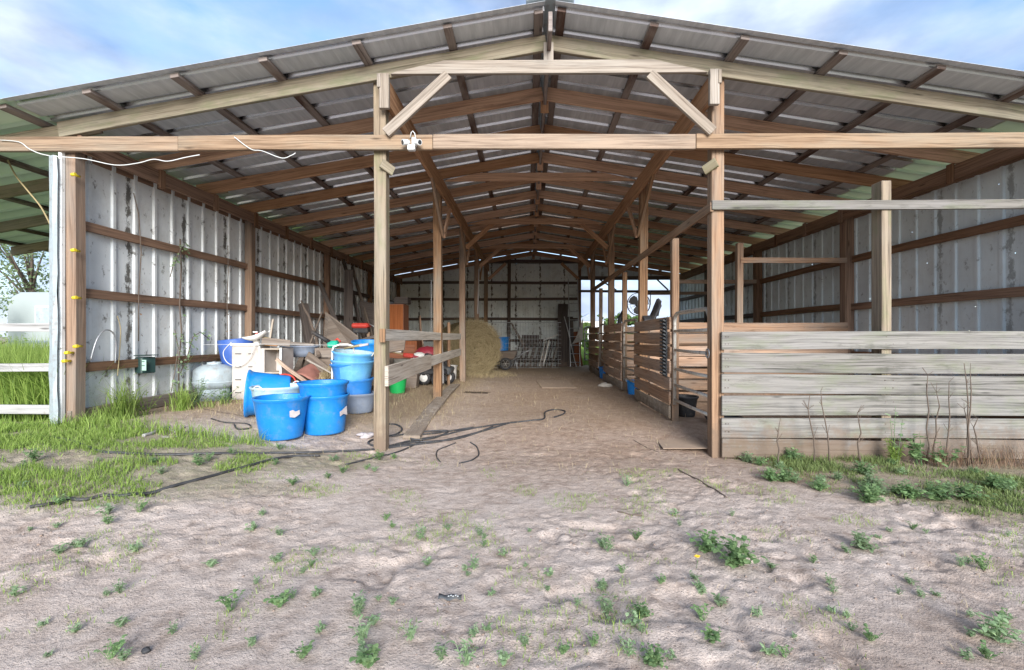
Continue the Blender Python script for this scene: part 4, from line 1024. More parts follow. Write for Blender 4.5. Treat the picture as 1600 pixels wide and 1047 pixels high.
tag(MB().box((-3.13, 11.5, 2.14), (.34, .3, .17)).build('storage_box', M['darkboard'], at=(-2.93, 11.5, 2.06), bevel=.01), 'dark box on top of the tall orange cabinet', 'box')
tag(MB().box((-3.43, 11.45, 2.08), (.24, .25, .06)).build('storage_tray', M['grate'], at=(-3.28, 11.45, 2.06), bevel=.01), 'flat dark tray at the left on top of the tall cabinet', 'tray')
dr = thing('dresser', 'low brown dresser with a pale switch plate below the upper white rail', 'dresser', (-2.75, 10.4, .2))
MB().box((-2.90, 10.65, .66), (.78, .5, .98)).build('body', M['brownwood'], dr, bevel=.008)
MB().box((-2.90, 10.393, .50), (.70, .014, .30)).build('drawer', M['brownwood'], dr, bevel=.004)
MB().box((-2.90, 10.393, .88), (.70, .014, .36)).build('drawer', M['brownwood'], dr, bevel=.004)
MB().box((-2.92, 10.375, .93), (.17, .02, .085)).build('plate', M['whitep'], dr, bevel=.005)
MB().box((-2.83, 10.368, .93), (.04, .02, .075)).build('plate_inset', M['black'], dr)
for (x, y, z, l) in ((-2.72, 9.55, .60, 'lower grey feed sack lying before the dresser'), (-2.70, 9.56, .72, 'upper grey feed sack lying before the dresser')):
    s_ = MB().lathe([(.002, -.06), (.8, -.055), (.97, -.02), (1, 0), (.97, .02), (.8, .055), (.002, .06)], 28, sx=.34, sy=.22)
    s_.v = [(a_[0] * (1 + .12 * float(vnoise(np.array(a_[0] * 9 + x), np.array(a_[1] * 9)))), a_[1], a_[2] * (1 + .3 * float(vnoise(np.array(a_[0] * 7), np.array(a_[1] * 7 + z))))) for a_ in s_.v]
    o = s_.build('feed_sack', M['sack']); o.location = (x, y, z); tag(o, l, 'sack', 'feed sacks')
tag(MB().box((-2.7, 9.6, .37), (.66, .42, .34)).build('low_box', M['darkboard'], at=(-2.7, 9.6, .2), bevel=.01), 'dark low box carrying the two feed sacks', 'box')
rs_ = thing('hedge_trimmer', 'red and black hand tool lying on the feed sacks', 'tool', (-2.4, 9.45, .82))
MB().box((-2.44, 9.42, .86), (.22, .10, .09), ry=.1).build('housing', M['red'], rs_, bevel=.02)
MB().beam((-2.35, 9.40, .85), (-1.98, 9.40, .74), .05, .05, n=3).build('blade', M['maroon'], rs_, bevel=.006)
MB().tube([(-2.85, 9.40, .95), (-2.45, 9.42, .86)], .012, 6).build('grip', M['straw'], rs_)
gc = MB().prism([(-.15, 0), (.13, 0), (.15, .28), (-.12, .30)], (-2.33, 9.05, gz(-2.3, 9.05)), (1, 0, 0), (0, .1, 1), (0, 1, 0), .25)
tag(gc.build('grey_crate', M['greyply'], at=(-2.33, 9.1, .2), bevel=.008), 'plain grey box right of the green pail', 'box')
# riding mower seen through the rails
mw = thing('lawn_mower', 'maroon and white mower with bright wheel hubs behind the second left aisle post', 'mower', (-2.1, 9.9, .2))
hood = MB().lathe([(.30, 0), (.31, .08), (.28, .20), (.20, .28), (.002, .32)], 28, sx=.95, sy=.75); hood.v = [(a_[0] - 2.22, a_[1] + 10.2, a_[2] + .72) for a_ in hood.v]
hood.build('hood', M['maroon'], mw)
en = MB().lathe([(.17, 0), (.19, .08), (.16, .20), (.05, .25), (.002, .25)], 20); en.v = [(a_[0] - 2.34, a_[1] + 9.92, a_[2] + .66) for a_ in en.v]
en.build('engine', M['whitep'], mw)
MB().box((-2.15, 9.88, .76), (.16, .18, .24), ry=.3).build('air_filter', M['black'], mw, bevel=.02)
MB().tube([(-2.19, 9.76, .64), (-2.10, 9.76, .72), (-2.07, 9.76, .84)], .025, 8).build('exhaust', M['steel'], mw)
MB().box((-2.17, 10.0, .50), (.95, .70, .14)).build('deck', M['black'], mw, bevel=.04)
MB().box((-1.79, 9.95, .55), (.34, .5, .16), ry=.3).build('chute', M['grate'], mw, bevel=.03)
for k, (x, y) in enumerate(((-2.47, 9.62), (-2.19, 9.72), (-1.87, 9.62), (-1.77, 10.25))):
    Mx = Matrix.Rotation(R(90), 3, 'X') @ Matrix.Rotation(R(6), 3, 'Z')
    wb = MB().lathe([(.085, -.05), (.13, -.055), (.155, -.03), (.155, .03), (.13, .055), (.085, .05)], 26, c=(x, y, gz(x, y) + .155), M=Mx).build('wheel', M['black'], mw)
    MB().lathe([(.002, .02), (.03, .055), (.05, .02), (.086, .048), (.086, -.04), (.002, -.03)], 20, c=(x, y, gz(x, y) + .155), M=Mx).build('hub', M['whitep'], wb)
board('red-brown narrow board leaning right of the tall cabinet', (-2.55, 11.2, .9), (-2.72, 11.6, 1.75), .03, .14, 'stall')
board('thin white pole leaning over the dresser beside the second aisle post', (-1.72, 9.3, .3), (-1.78, 9.6, 1.9), .025, .025, 'fencewhite', 'pole', cat='pole')
ch = MB()
for k in range(26): ch.tube([(-1.66 + .012 * math.cos(k), 7.92 + .01 * math.sin(k), 1.32 + k * .035), (-1.66 - .012 * math.cos(k), 7.92, 1.35 + k * .035)], .005, 5)
tag(ch.build('chain', M['steel'], at=(-1.66, 7.92, 1.3)), 'rusty chain hanging beside the second left aisle post', 'chain')
# upright rear clutter behind the dresser: dark tyres
for k, (x, y, z) in enumerate(((-2.45, 12.6, .36), (-2.15, 12.9, .36))):
    tr_ = MB().tube([(x + .26 * math.cos(t), y, z + .02 + .26 * math.sin(t)) for t in np.linspace(0, 2 * math.pi, 28)[:-1]], .085, 10, closed=True)
    tag(tr_.build('tyre', M['black'], at=(x, y, z)), ('left old tyre standing in the dark behind the mower', 'right old tyre standing in the dark behind the mower')[k], 'tyre', 'old tyres')

# ------------------------------------------------------------------ round bale
bl = thing('round_bale', 'big round hay bale standing between the left aisle posts near the back', 'hay bale', (-1.55, 13.5, gz(-1.5, 13.5)))
BR = .78; BLn = 1.25; ang = R(-26)      # the axis points back and to the left
ax = Vector((math.sin(ang), math.cos(ang), 0)); sdv = Vector((math.cos(ang), -math.sin(ang), 0))
bc = Vector((-1.47, 12.75, gz(-1.4, 13.2) + BR - .03)); mb = MB()
M['haystem'] = leafmat('hay stem', (.30, .235, .12), (.50, .41, .25), .1)
nr, nc = 64, 16
prof = [(0.02, 0)] + [(BR * q / 10, .025 * math.sin(q * 2.2)) for q in range(1, 10)] + [(BR - .03, .02), (BR, .06), (BR + .01, .3), (BR + .015, .62), (BR + .01, .95), (BR, 1.19), (BR - .03, 1.25), (.02, 1.25)]
for (r_, l_) in prof:
    for j in range(nr):
        a_ = 2 * math.pi * j / nr; rr = r_ * (1 + .025 * math.sin(a_ * 3 + 1) + .05 * (float(vnoise(np.array(math.cos(a_) * 6 + l_ * 3), np.array(math.sin(a_) * 6))) - .5)) * (1 - .05 * max(0, math.sin(a_))); z = math.sin(a_) * rr
        z = max(z, -BR + .05 - .0)
        mb.v.append(tuple(bc + sdv * (math.cos(a_) * rr) + ax * (l_ + .02 * math.sin(a_ * 7 + r_ * 20)) + Vector((0, 0, z))))
for k in range(len(prof) - 1):
    for j in range(nr):
        j2 = (j + 1) % nr; mb.face((k * nr + j, k * nr + j2, (k + 1) * nr + j2, (k + 1) * nr + j), ((j / 4, prof[k][0]), (j2 / 4, prof[k][0]), (j2 / 4, prof[k + 1][0]), (j / 4, prof[k + 1][0])), True)
t = NT('packed hay'); p = t.coord('Object'); 
h1 = t.noise(p, 55, 6, .75); h2 = t.noise(t.coord('Object', (14, 14, 60)), 1.0, 5, .7); h3 = t.noise(p, 4, 4)
cc = t.ramp(t.math('ADD', t.math('MULTIPLY', h1, .5), t.math('MULTIPLY', h2, .5)), [(.34, (.07, .05, .025)), (.48, (.24, .185, .095)), (.62, (.44, .36, .21))])
vl = t.add('VectorMath', {0: t.coord('Object', (1, 1, 1), tuple(-(Vector((-1.47, 12.75, gz(-1.4, 13.2) + .75)) - Vector((-1.55, 13.5, gz(-1.5, 13.5))))))}, operation='LENGTH').outputs['Value']
wv = t.math('SINE', t.math('ADD', t.math('MULTIPLY', vl, 62), t.math('MULTIPLY', h3, 14)))
cc = t.mix(t.math('MULTIPLY_ADD', wv, .22, .22), cc, (.10, .075, .04))
t.base(t.mix(t.math('MULTIPLY', h3, .4), cc, (.26, .21, .11)), .9, 0, .1); t.bump(t.math('ADD', h1, h2), 1.0, .05); M['hay'] = t.m
mb.build('core', M['hay'], bl)
# loose stems all over the bale
rsb = np.random.RandomState(11); n = 14000
mbv = []; mbf = []
a_ = rsb.uniform(0, 2 * np.pi, n); onface = rsb.uniform(0, 1, n) < .5
rad = np.where(onface, BR * np.sqrt(rsb.uniform(0, 1, n)), BR + .01); ll = np.where(onface, -.02, rsb.uniform(0, BLn, n))
ca_, sa_ = np.cos(a_), np.sin(a_)
P0 = np.array(bc)[None] + np.array(sdv)[None] * (ca_ * rad)[:, None] + np.array(ax)[None] * ll[:, None] + np.array([0, 0, 1.])[None] * np.maximum(sa_ * rad, -BR + .06)[:, None]
tang = -np.array(sdv)[None] * sa_[:, None] + np.array([0, 0, 1.])[None] * ca_[:, None]
nrm = np.where(onface[:, None], -np.array(ax)[None] * np.ones((n, 1)), np.array(sdv)[None] * ca_[:, None] + np.array([0, 0, 1.])[None] * sa_[:, None])
dr_ = tang * rsb.choice([-1, 1], n)[:, None] + rsb.normal(0, .45, (n, 3)) + nrm * rsb.uniform(0, .7, n)[:, None]; dr_ /= np.linalg.norm(dr_, axis=1)[:, None]
Ls_ = rsb.uniform(.06, .22, n); P1 = P0 + dr_ * Ls_[:, None]
w_ = np.cross(dr_, nrm); w_ /= (np.linalg.norm(w_, axis=1)[:, None] + 1e-6); w_ *= .0022
V = np.concatenate([P0 - w_, P0 + w_, P1 + w_ * .5, P1 - w_ * .5]) - np.array(bl.location)[None]
I = np.arange(n); Fq = np.stack([I, I + n, I + 2 * n, I + 3 * n], 1)
me = bpy.data.meshes.new('loose_hay'); me.vertices.add(len(V)); me.vertices.foreach_set('co', V.ravel()); me.loops.add(Fq.size); me.loops.foreach_set('vertex_index', Fq.ravel())
me.polygons.add(n); me.polygons.foreach_set('loop_start', np.arange(0, 4 * n, 4)); me.polygons.foreach_set('loop_total', np.full(n, 4)); me.update(calc_edges=True)
at_ = me.attributes.new('tint', 'FLOAT', 'POINT'); at_.data.foreach_set('value', np.tile(rsb.uniform(0, 1, n), 4)); me.materials.append(M['haystem'])
lo = bpy.data.objects.new('loose_hay', me); COL.objects.link(lo); lo.parent = bl; lo['kind'] = 'stuff'

# ------------------------------------------------------------------ things by the back wall
wm = thing('mesh_panel', 'grey wire mesh livestock panel standing across the back of the aisle', 'mesh panel', (.3, 15.9, .15))
wr = MB(); x0, x1, z0, z1 = -1.65, 1.15, .16, 1.72
for k in range(int((x1 - x0) / .10) + 1): wr.tube([(x0 + k * .10, 15.9, z0), (x0 + k * .10, 15.92, z1)], .0045, 4, cap=False)
for k in range(12): wr.tube([(x0, 15.895, z0 + k * .141), (x1, 15.895, z0 + k * .141)], .0045, 4, cap=False)
wr.build('wire_grid', M['wire'], wm)
MB().tube([(x0, 15.9, z1), (x1, 15.9, z1)], .012, 6).build('edge_wire', M['wire'], wm)
wb = thing('wheelbarrow', 'grey wheelbarrow with a black wheel right of the hay bale', 'wheelbarrow', (-.85, 15.3, .15))
tray = MB().prism([(-.42, .62), (.42, .66), (.30, .36), (-.20, .34)], (-.75, 15.0, .12), (1, 0, 0), (0, 0, 1), (0, 1, 0), .55).build('tray', M['greyply'], wb, bevel=.03)
Mx = Matrix.Rotation(R(90), 3, 'X'); wc_ = (-.72, 14.95, .15 + .20)
wh = MB().lathe([(.14, -.035), (.18, -.045), (.20, -.02), (.20, .02), (.18, .045), (.14, .035)], 26, c=wc_, M=Mx).build('wheel', M['black'], wb)
sp = MB()
for k in range(6): sp.tube([wc_, (wc_[0] + .15 * math.cos(k * 1.047), wc_[1], wc_[2] + .15 * math.sin(k * 1.047))], .010, 6)
sp.lathe([(.13, -.02), (.145, 0), (.13, .02)], 24, c=wc_, M=Mx); sp.build('spokes', M['pipe'], wh)
for s in (-1, 1): MB().tube([(-.55, 15.2 + .2 * s, .42), (-.10, 15.2 + .22 * s, .72), (.12, 15.2 + .25 * s, .80)], .018, 8).build('handle', M['steel'], wb)
for s in (-1, 1): MB().tube([(-.4, 15.2 + .2 * s, .45), (-.34, 15.2 + .2 * s, .17)], .015, 6).build('leg', M['steel'], wb)
tag(MB().prism([(-.6, 0), (.5, 0), (.42, .35), (0, .95), (-.35, .62)], (-1.05, 16.55, .2), (1, 0, 0), (0, .1, 1), (0, 1, 0), .05).build('leaning_board', M['darkboard'], at=(-1.05, 16.5, .2)), 'dark pointed board leaning on the back wall above the bale', 'board')
tag(MB().prism([(-.02, 0), (.05, 0), (.65, -1.0), (.50, -1.0)], (-.62, 16.45, 1.75), (1, 0, 0), (0, 0, 1), (0, 1, 0), .03).build('white_strip', M['greyply'], at=(-.6, 16.45, 1.2)), 'slanting grey strip leaning right of the dark pointed board', 'board')
for k in range(7):
    x = -.35 + k * .2
    r_ = thing('slat_panel', ('leftmost', 'second', 'third', 'fourth', 'fifth', 'sixth', 'rightmost')[k] + ' slatted dark pallet panel in the leaning row behind the mesh', 'panel', (x, 16.2, .17), 'slatted panels leaning behind the mesh')
    s_ = .25
    for q in (-.17, 0, .17):
        MB().beam((x + q, 16.15 + .01 * k, .18), (x + q + s_, 16.5 + .01 * k, 1.02 + .03 * (k % 3)), .05, .02, n=1).build('slat', M['pipe' if (k in (4, 5, 6) and q == 0) else 'greyply' if k % 2 else 'darkboard'], r_)
    for u in (.2, .8): MB().beam((x - .2 + s_ * u, 16.17 + .35 * u, .18 + .86 * u), (x + .2 + s_ * u, 16.17 + .35 * u, .18 + .86 * u), .02, .05).build('cross_piece', M['darkboard'], r_)
tag(MB().box((.10, 16.6, 1.12), (.62, .1, .35)).build('dark_crate', M['darkboard'], at=(.1, 16.6, .95)), 'dark slotted crate on top of the leaning pallet panels', 'crate')
wt = thing('plastic_chair', 'pale curved plastic seat on top of the right pallet panels', 'seat', (.78, 16.1, 1.1))
MB().box((.80, 16.1, 1.20), (.55, .3, .05), ry=-.38).build('seat', M['whitep'], wt, bevel=.02)
MB().beam((.62, 16.05, 1.06), (.40, 16.0, .2), .03, .03).build('leg', M['pipe'], wt); MB().beam((.75, 16.2, 1.1), (.55, 16.2, .2), .03, .03).build('leg', M['pipe'], wt)
for k, (xa, xb, h, l) in enumerate(((1.20, 1.30, 2.42, 'tallest dark board leaning at the right end of the back wall'), (1.50, 1.46, 2.2, 'dark brown board leaning beside the tallest one'), (1.78, 1.66, 1.9, 'brownish board leaning nearest the rear opening'))):
    board(l, (xa, 16.35 + .03 * k, .17), (xb, 16.8, h - .25 * k), .36, .03, 'darkboard' if k < 1 else 'brownwood' if k == 2 else 'darkboard', up=(0, 1, 0))
board('pale narrow stick leaning on the tall dark boards', (1.72, 16.2, .17), (1.30, 16.5, 1.95), .025, .025, 'pipe', 'stick', cat='stick')
sheet('light grey corner of sheet metal between the ladder and the dark boards', [(1.55, 16.3, .95), (1.95, 16.3, 1.1), (1.98, 16.5, 1.9), (1.72, 16.4, 1.2)], .01, 'pipe')
ld = thing('ladder', 'aluminium ladder leaning on the back wall beside the rear opening', 'ladder', (1.7, 16.5, .17))
for s in (-1, 1): MB().beam((1.68 + .17 * s, 16.3, .17), (1.66 + .17 * s, 16.95, 3.35), .025, .07, up=(0, 1, 0)).build('rail', M['steel'], ld, bevel=.003)
for k in range(10):
    t_ = (k + .5) / 10.5; MB().tube([(1.52, 16.3 + .65 * t_, .17 + 3.18 * t_), (1.84, 16.3 + .65 * t_, .17 + 3.18 * t_)], .014, 6).build('rung', M['steel'], ld)
tag(MB().beam((-1.55 + .1, 13.4, 1.9), (-1.42, 13.4, 3.2), .03, .03).build('hanging_rope', M['fencewhite'], at=(-1.45, 13.4, 1.9)), 'pale rope hanging beside the fourth left aisle post', 'rope')

# ------------------------------------------------------------------ right row: fan, tack, stones
fn = thing('barn_fan', 'round black cage fan hung behind the middle stall panel', 'fan', (2.36, 9.6, 1.9))
fc = Vector((2.30, 9.6, 1.92)); cg = MB()
for q, r_ in ((0, .235), (-.05, .235), (.04, .16), (.05, .08)):
    cg.tube([(fc.x + r_ * math.cos(t), fc.y + q, fc.z + r_ * math.sin(t)) for t in np.linspace(0, 2 * math.pi, 33)[:-1]], .006 if r_ > .2 else .003, 6, closed=True)
for k in range(14):
    a_ = k * 2 * math.pi / 14; cg.tube([(fc.x + .03 * math.cos(a_), fc.y + .05, fc.z + .03 * math.sin(a_)), (fc.x + .15 * math.cos(a_), fc.y + .045, fc.z + .15 * math.sin(a_)), (fc.x + .235 * math.cos(a_), fc.y, fc.z + .235 * math.sin(a_))], .0025, 4)
cg.build('cage', M['black'], fn)
for k in range(3):
    a_ = k * 2.094 + .5; ex_ = Vector((math.cos(a_), 0, math.sin(a_))); ey_ = Vector((-math.sin(a_), .25, math.cos(a_)))
    MB().prism([(.03, -.03), (.10, -.10), (.18, -.10), (.215, -.02), (.20, .07), (.12, .08), (.03, .03)], fc - Vector((0, .02, 0)), ex_, ey_, (0, 1, 0), .008).build('blade', M['black'], fn)
MB().tube([fc + Vector((0, -.05, 0)), fc + Vector((0, .09, 0))], .05, 14).build('motor', M['black'], fn)
MB().tube([(fc.x - .25, fc.y, fc.z + .28), (fc.x - .25, fc.y, fc.z), (fc.x - .23, fc.y, fc.z - .05)], .009, 6).build('bracket', M['black'], fn)
MB().tube([(fc.x + .25, fc.y, fc.z + .28), (fc.x + .25, fc.y, fc.z), (fc.x + .23, fc.y, fc.z - .05)], .009, 6).build('bracket', M['black'], fn)
def blob(name, label, cat, c, r, mat, seed=0, n=20, amp=.25, sz=1.0):
    mb = MB(); m_ = 12
    for k in range(m_ + 1):
        ph = math.pi * k / m_
        for j in range(n):
            th = 2 * math.pi * j / n; d = Vector((math.sin(ph) * math.cos(th), math.sin(ph) * math.sin(th), math.cos(ph)))
            f = 1 + amp * (float(vnoise(np.array(d.x * 2.2 + seed), np.array(d.y * 2.2 + d.z * 1.7 + seed))) - .5) * 2
            mb.v.append((c[0] + d.x * r[0] * f, c[1] + d.y * r[1] * f, c[2] + d.z * r[2] * f))
    for k in range(m_):
        for j in range(n):
            j2 = (j + 1) % n; mb.face((k * n + j, (k + 1) * n + j, (k + 1) * n + j2, k * n + j2), ((0, 0), (0, 1), (1, 1), (1, 0)), True)
    return tag(mb.build(name, M[mat], at=c), label, cat)
sd_ = thing('saddle', 'black saddle thrown over the board panel right of the fan', 'saddle', (2.18, 7.75, 1.55))
q_ = MB()
for a_ in range(13):
    for b_ in range(9):
        u = a_ / 12; v_ = b_ / 8 - .5
        q_.v.append((1.95 + .28 * u + .0, 7.9 + .5 * v_ * .7, 1.50 + .30 * max(0, u - .55) * 2.0 + .10 * (1 - 4 * v_ * v_) + .05 * math.sin(u * 6) * 0))
for a_ in range(12):
    for b_ in range(8):
        p_ = a_ * 9 + b_; q_.face((p_, p_ + 9, p_ + 10, p_ + 1), ((0, 0), (1, 0), (1, 1), (0, 1)), True)
q_.build('seat', M['black'], sd_, solid=.03)
MB().tube([(2.17, 7.9, 1.62), (2.21, 7.9, 1.76), (2.24, 7.9, 1.86), (2.22, 7.9, 1.90)], [.07, .06, .05, .02], 12).build('cantle', M['black'], sd_)
h_ = thing('halter', 'black halter hung on the second stall panel before the fan', 'halter', (2.05, 10.3, 1.5))
MB().tube([(2.02, 10.2, 1.5), (2.05, 10.25, 1.66), (2.12, 10.3, 1.80), (2.16, 10.3, 1.70), (2.18, 10.3, 1.52)], [.05, .05, .04, .05, .05], 10).build('strap', M['black'], h_)
blob('stone', 'pale flat stone beside the second stall panel', 'stone', (1.72, 10.2, gz(1.72, 10.2) + .03), (.16, .12, .06), 'concrete', 3)
M['dirtyboard'] = simple('board covered in dirt', (.36, .265, .195), .95, .2, 12)
sheet('thin plywood sheet lying flat in the middle of the aisle floor', [(.3, 9.8, gz(.8, 10) + .006), (1.05, 9.8, gz(.8, 10) + .006), (.95, 11.6, gz(.8, 11.4) + .006), (.2, 11.6, gz(.8, 11.4) + .006)], .012, 'dirtyboard', 'plywood_sheet', 'plywood')
tag(MB().beam((1.5, 5.35, gz(1.5, 5.35) - .002), (1.98, 5.30, gz(1.9, 5.35) + .012), .72, .008, n=3).build('floor_board', M['dirtyboard'], at=(1.5, 5.35, .1), bevel=.004), 'dirt-covered board lying flat at the foot of the near pipe gate', 'board')

# ------------------------------------------------------------------ hoses
def ghose(name, label, pix, r=.013, lift=.0, mat='hose'):
    pts = [G(*q) for q in pix]; P = [Vector((p.x, p.y, 0)) for p in pts]; out = []
    for k in range(len(P) - 1):
        p0, p1_, p2, p3 = P[max(k - 1, 0)], P[k], P[k + 1], P[min(k + 2, len(P) - 1)]
        for j in range(8):
            t = j / 8; c = .5 * ((2 * p1_) + (-p0 + p2) * t + (2 * p0 - 5 * p1_ + 4 * p2 - p3) * t * t + (-p0 + 3 * p1_ - 3 * p2 + p3) * t ** 3); out.append(c)
    out.append(P[-1])
    zs = ground_z(np.array([c.x for c in out]), np.array([c.y for c in out])); zs = np.convolve(np.pad(zs, 2, mode='edge'), np.ones(5) / 5, 'valid')
    out = [(c.x, c.y, z + r * .75 + lift) for c, z in zip(out, zs)]
    return tag(MB().tube(out, r, 8).build(name, M[mat], at=out[0]), label, 'hose')
ghose('hose', 'black hose trailing from the left edge past the corner post to the coil', [(0, 697), (30, 688), (70, 684), (110, 690), (150, 704), (200, 710), (270, 712), (340, 711), (420, 709), (500, 709), (570, 705), (630, 698), (690, 690), (750, 676), (800, 661)], .012)
ghose('hose', 'thick dark hose slanting through the left grass towards the buckets', [(48, 795), (70, 792), (100, 784), (130, 783), (165, 776), (200, 775), (260, 764), (330, 746), (400, 727), (450, 716), (500, 714)], .012)
ghose('hose', 'long black hose running from the post base across the aisle to a hook-shaped end', [(600, 700), (640, 690), (690, 682), (730, 672), (780, 664), (830, 658), (850, 655), (852, 645), (866, 641), (882, 643), (880, 648), (866, 653)], .011)
ghose('hose', 'black hose coiled round the foot of the front left aisle post', [(606, 664), (620, 665), (628, 672), (620, 680), (600, 684), (580, 690), (576, 694), (590, 699), (620, 698), (650, 692), (690, 690), (730, 683), (770, 668)], .012)
ghose('hose', 'second strand of black hose looping right of the post foot', [(612, 684), (640, 680), (670, 676), (700, 676), (680, 686), (650, 690), (640, 684), (680, 679), (740, 670)], .010, .01)
ghose('hose', 'thin black hose curling on the sand right of the coil', [(735, 692), (745, 700), (748, 712), (738, 720), (718, 725)], .008)
ghose('hose', 'thin black hose wriggling toward the camera below the coil', [(712, 693), (698, 699), (684, 705), (682, 715), (688, 723)], .007)
ghose('hose', 'dark hose end lying in the grass below the post', [(660, 690), (640, 700), (615, 710), (590, 716), (540, 727)], .009)
ghose('pipe_loop', 'grey cord lying in loops on the dirt left of the buckets', [(330, 655), (350, 661), (385, 663), (391, 670), (372, 672), (366, 664)], .008, mat='black')
for k, (pix, l, r_) in enumerate((([(224, 683), (240, 678), (252, 672), (265, 668)], 'bleached bone-like stick on the dirt by the left weeds', .016), ([(262, 669), (275, 676), (290, 668), (296, 674), (282, 682), (268, 684), (254, 684)], 'white looped strap lying beside the bleached stick', .007))):
    ghose('strap', l, pix, r_, mat='fencewhite')
rag = blob('rag', 'crumpled pinkish rag at the foot of the front left post', 'rag', (G(572, 684).x, G(572, 684).y, G(572, 684).z + .02), (.09, .07, .035), 'cloth', 5, amp=.6)
q = G(703, 940)
w_ = thing('litter_wrapper', 'dark blue wrapper with white lettering lying on the sand', 'wrapper', (q.x, q.y, q.z + .01))
w1 = MB(); 
for a_ in range(9):
    for b_ in range(3): w1.v.append((-.055 + .11 * a_ / 8, -.012 + .012 * b_ + .004 * math.sin(a_), .006 * math.sin(a_ * 1.3 + b_) + .005 * b_ + .006))
for a_ in range(8):
    for b_ in range(2): p_ = a_ * 3 + b_; w1.face((p_, p_ + 3, p_ + 4, p_ + 1), ((0, 0), (1, 0), (1, 1), (0, 1)), True)
w1.build('foil', M['grate'], w_, local=True, solid=.002)
w2 = MB()
for q2 in range(5): w2.box((-.005 + .011 * q2, -.008 + (q2 % 2) * .006, .020), (.007, .008, .0015))
w2.build('lettering', M['white'], w_, local=True)
q = G(228, 1022); blob('dark_stone', 'dark round lump on the sand at the bottom left', 'stone', (q.x, q.y, q.z + .008), (.017, .014, .012), 'black', 2)
for k, (px_, py, l) in enumerate(((938, 722, 'twig beside the right weeds'),)): pass
def twig(label, pix, r=.006):
    o = ghose('twig', label, pix, r, mat='bark'); o['category'] = 'twig'; o['group'] = 'twigs on the ground'; return o
twig('long thin twig on the sand before the right fence corner', [(1060, 735), (1085, 748), (1110, 762), (1135, 778)], .006)
twig('short twig on the trampled sand in the middle right', [(965, 800), (985, 806), (1003, 806)], .005)
twig('thin branch lying on the dirt under the left wall', [(320, 640), (350, 646), (390, 652), (420, 655)], .007)
twig('dark twig by the aisle floor stain', [(990, 688), (1010, 700), (1030, 708)], .004)
st_ = G(742, 612)
def patch(name, label, cx_, cy_, rx, ry, mat, seed):
    mb = MB(); n = 40; mb.v.append((cx_, cy_, gz(cx_, cy_) + .010))
    for j in range(n):
        a_ = 2 * math.pi * j / n; f = .55 + .9 * float(vnoise(np.array(math.cos(a_) * 2.5 + seed), np.array(math.sin(a_) * 2.5)))
        x, y = cx_ + rx * f * math.cos(a_), cy_ + ry * f * math.sin(a_); mb.v.append((x, y, gz(x, y) + .006))
    for j in range(n): mb.face((0, 1 + j, 1 + (j + 1) % n), ((0, 0), (1, 0), (1, 1)), True)
    return tag(mb.build(name, M[mat], at=(cx_, cy_, 0)), label, kind='structure')
M['damp'] = simple('damp dirt', (.075, .05, .035), .8, .3, 20)
patch('stain', 'dark damp patch on the aisle floor', -1.02, 9.0, .26, .14, 'damp', 3)

# ------------------------------------------------------------------ grass (uncountable)
x, y = scatter(190000, -5.2, -.3, 2.9, 4.9, lambda a, b: grass_mask(a, b) * sst(fbm(a * 2.5, b * 2.5, 3, 60) + .12 * sst(-a, 2.4, 3.6), .42, .6) * .36, 1)
hh = .035 + .06 * sst(-x, 1.5, 4.5) * fbm(x * 1.5, y * 1.5, 2, 9) * 2
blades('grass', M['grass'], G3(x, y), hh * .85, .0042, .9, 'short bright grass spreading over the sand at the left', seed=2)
x, y = scatter(150000, 1.8, 6.3, 2.6, 4.78, lambda a, b: grass_mask(a, b) * sst(fbm(a * 2.2, b * 2.2, 3, 61), .32, .55) * .5, 4)
blades('grass', M['grassdull'], G3(x, y), .045 + .03 * sst(y, 4.2, 4.7), .005, .9, 'thin grass growing along the foot of the board fence', seed=5)
x, y = scatter(60000, -9.5, -5.02, 4.95, 8.5, lambda a, b: np.ones_like(a) * .75, 6)
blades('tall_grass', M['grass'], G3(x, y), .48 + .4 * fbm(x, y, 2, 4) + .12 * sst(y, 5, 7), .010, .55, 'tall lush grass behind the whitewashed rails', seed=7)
x, y = scatter(26000, -9.5, -5.0, 3.9, 4.75, lambda a, b: np.ones_like(a) * .7, 8)
blades('tall_grass', M['grass'], G3(x, y), .09, .006, .8, 'short grass before the whitewashed rails', seed=9)
x, y = scatter(26000, -4.85, -2.6, 4.45, 7.0, lambda a, b: grass_mask(a, b) * .6, 10)
blades('grass', M['grass'], G3(x, y), .16, .006, .8, 'weedy grass along the foot of the left wall', seed=11)
x, y = scatter(110000, -4, 4.6, 1.3, 4.4, lambda a, b: (1 - grass_mask(a, b)) * sst(fbm(a * 3.1, b * 3.1, 3, 71), .49, .62) * .5, 12)
blades('sparse_grass', M['grass'], G3(x, y), .03, .0026, 1.0, 'tiny grass tufts dotted over the bare sand', seed=13)
x, y = scatter(30000, -4.6, 2.2, 4.2, 14, lambda a, b: .16 + .8 * sst(-a, .8, 1.6) * sst(b, 4.6, 6), 14)
pts = G3(x, y, .006)
blades('straw', M['straw'], pts, .07, .0028, 1.75, 'loose straw scattered on the floor', cat='straw', curl=.05, seed=15)
x, y = scatter(5000, -2.6, -.3, 11.6, 14.2, lambda a, b: 1 - sst(np.hypot((a + 1.35) / 1.1, (b - 12.9) / 1.3) + .5 * fbm(a * 3, b * 3, 2, 5), .75, 1.3), 33)
blades('spilled_hay', M['straw'], G3(x, y, .01), .12, .0035, 1.65, 'hay spilled on the floor round the big bale', cat='straw', curl=.05, seed=34)
x, y = scatter(2600, -4, 4.6, 1.3, 4.8, lambda a, b: sst(fbm(a * 1.5, b * 1.5, 2, 88), .38, .6), 35)
blades('straw_bits', M['straw'], G3(x, y, .004), .045, .002, 1.75, 'bits of dead straw on the sand before the barn', cat='straw', curl=.05, seed=36)
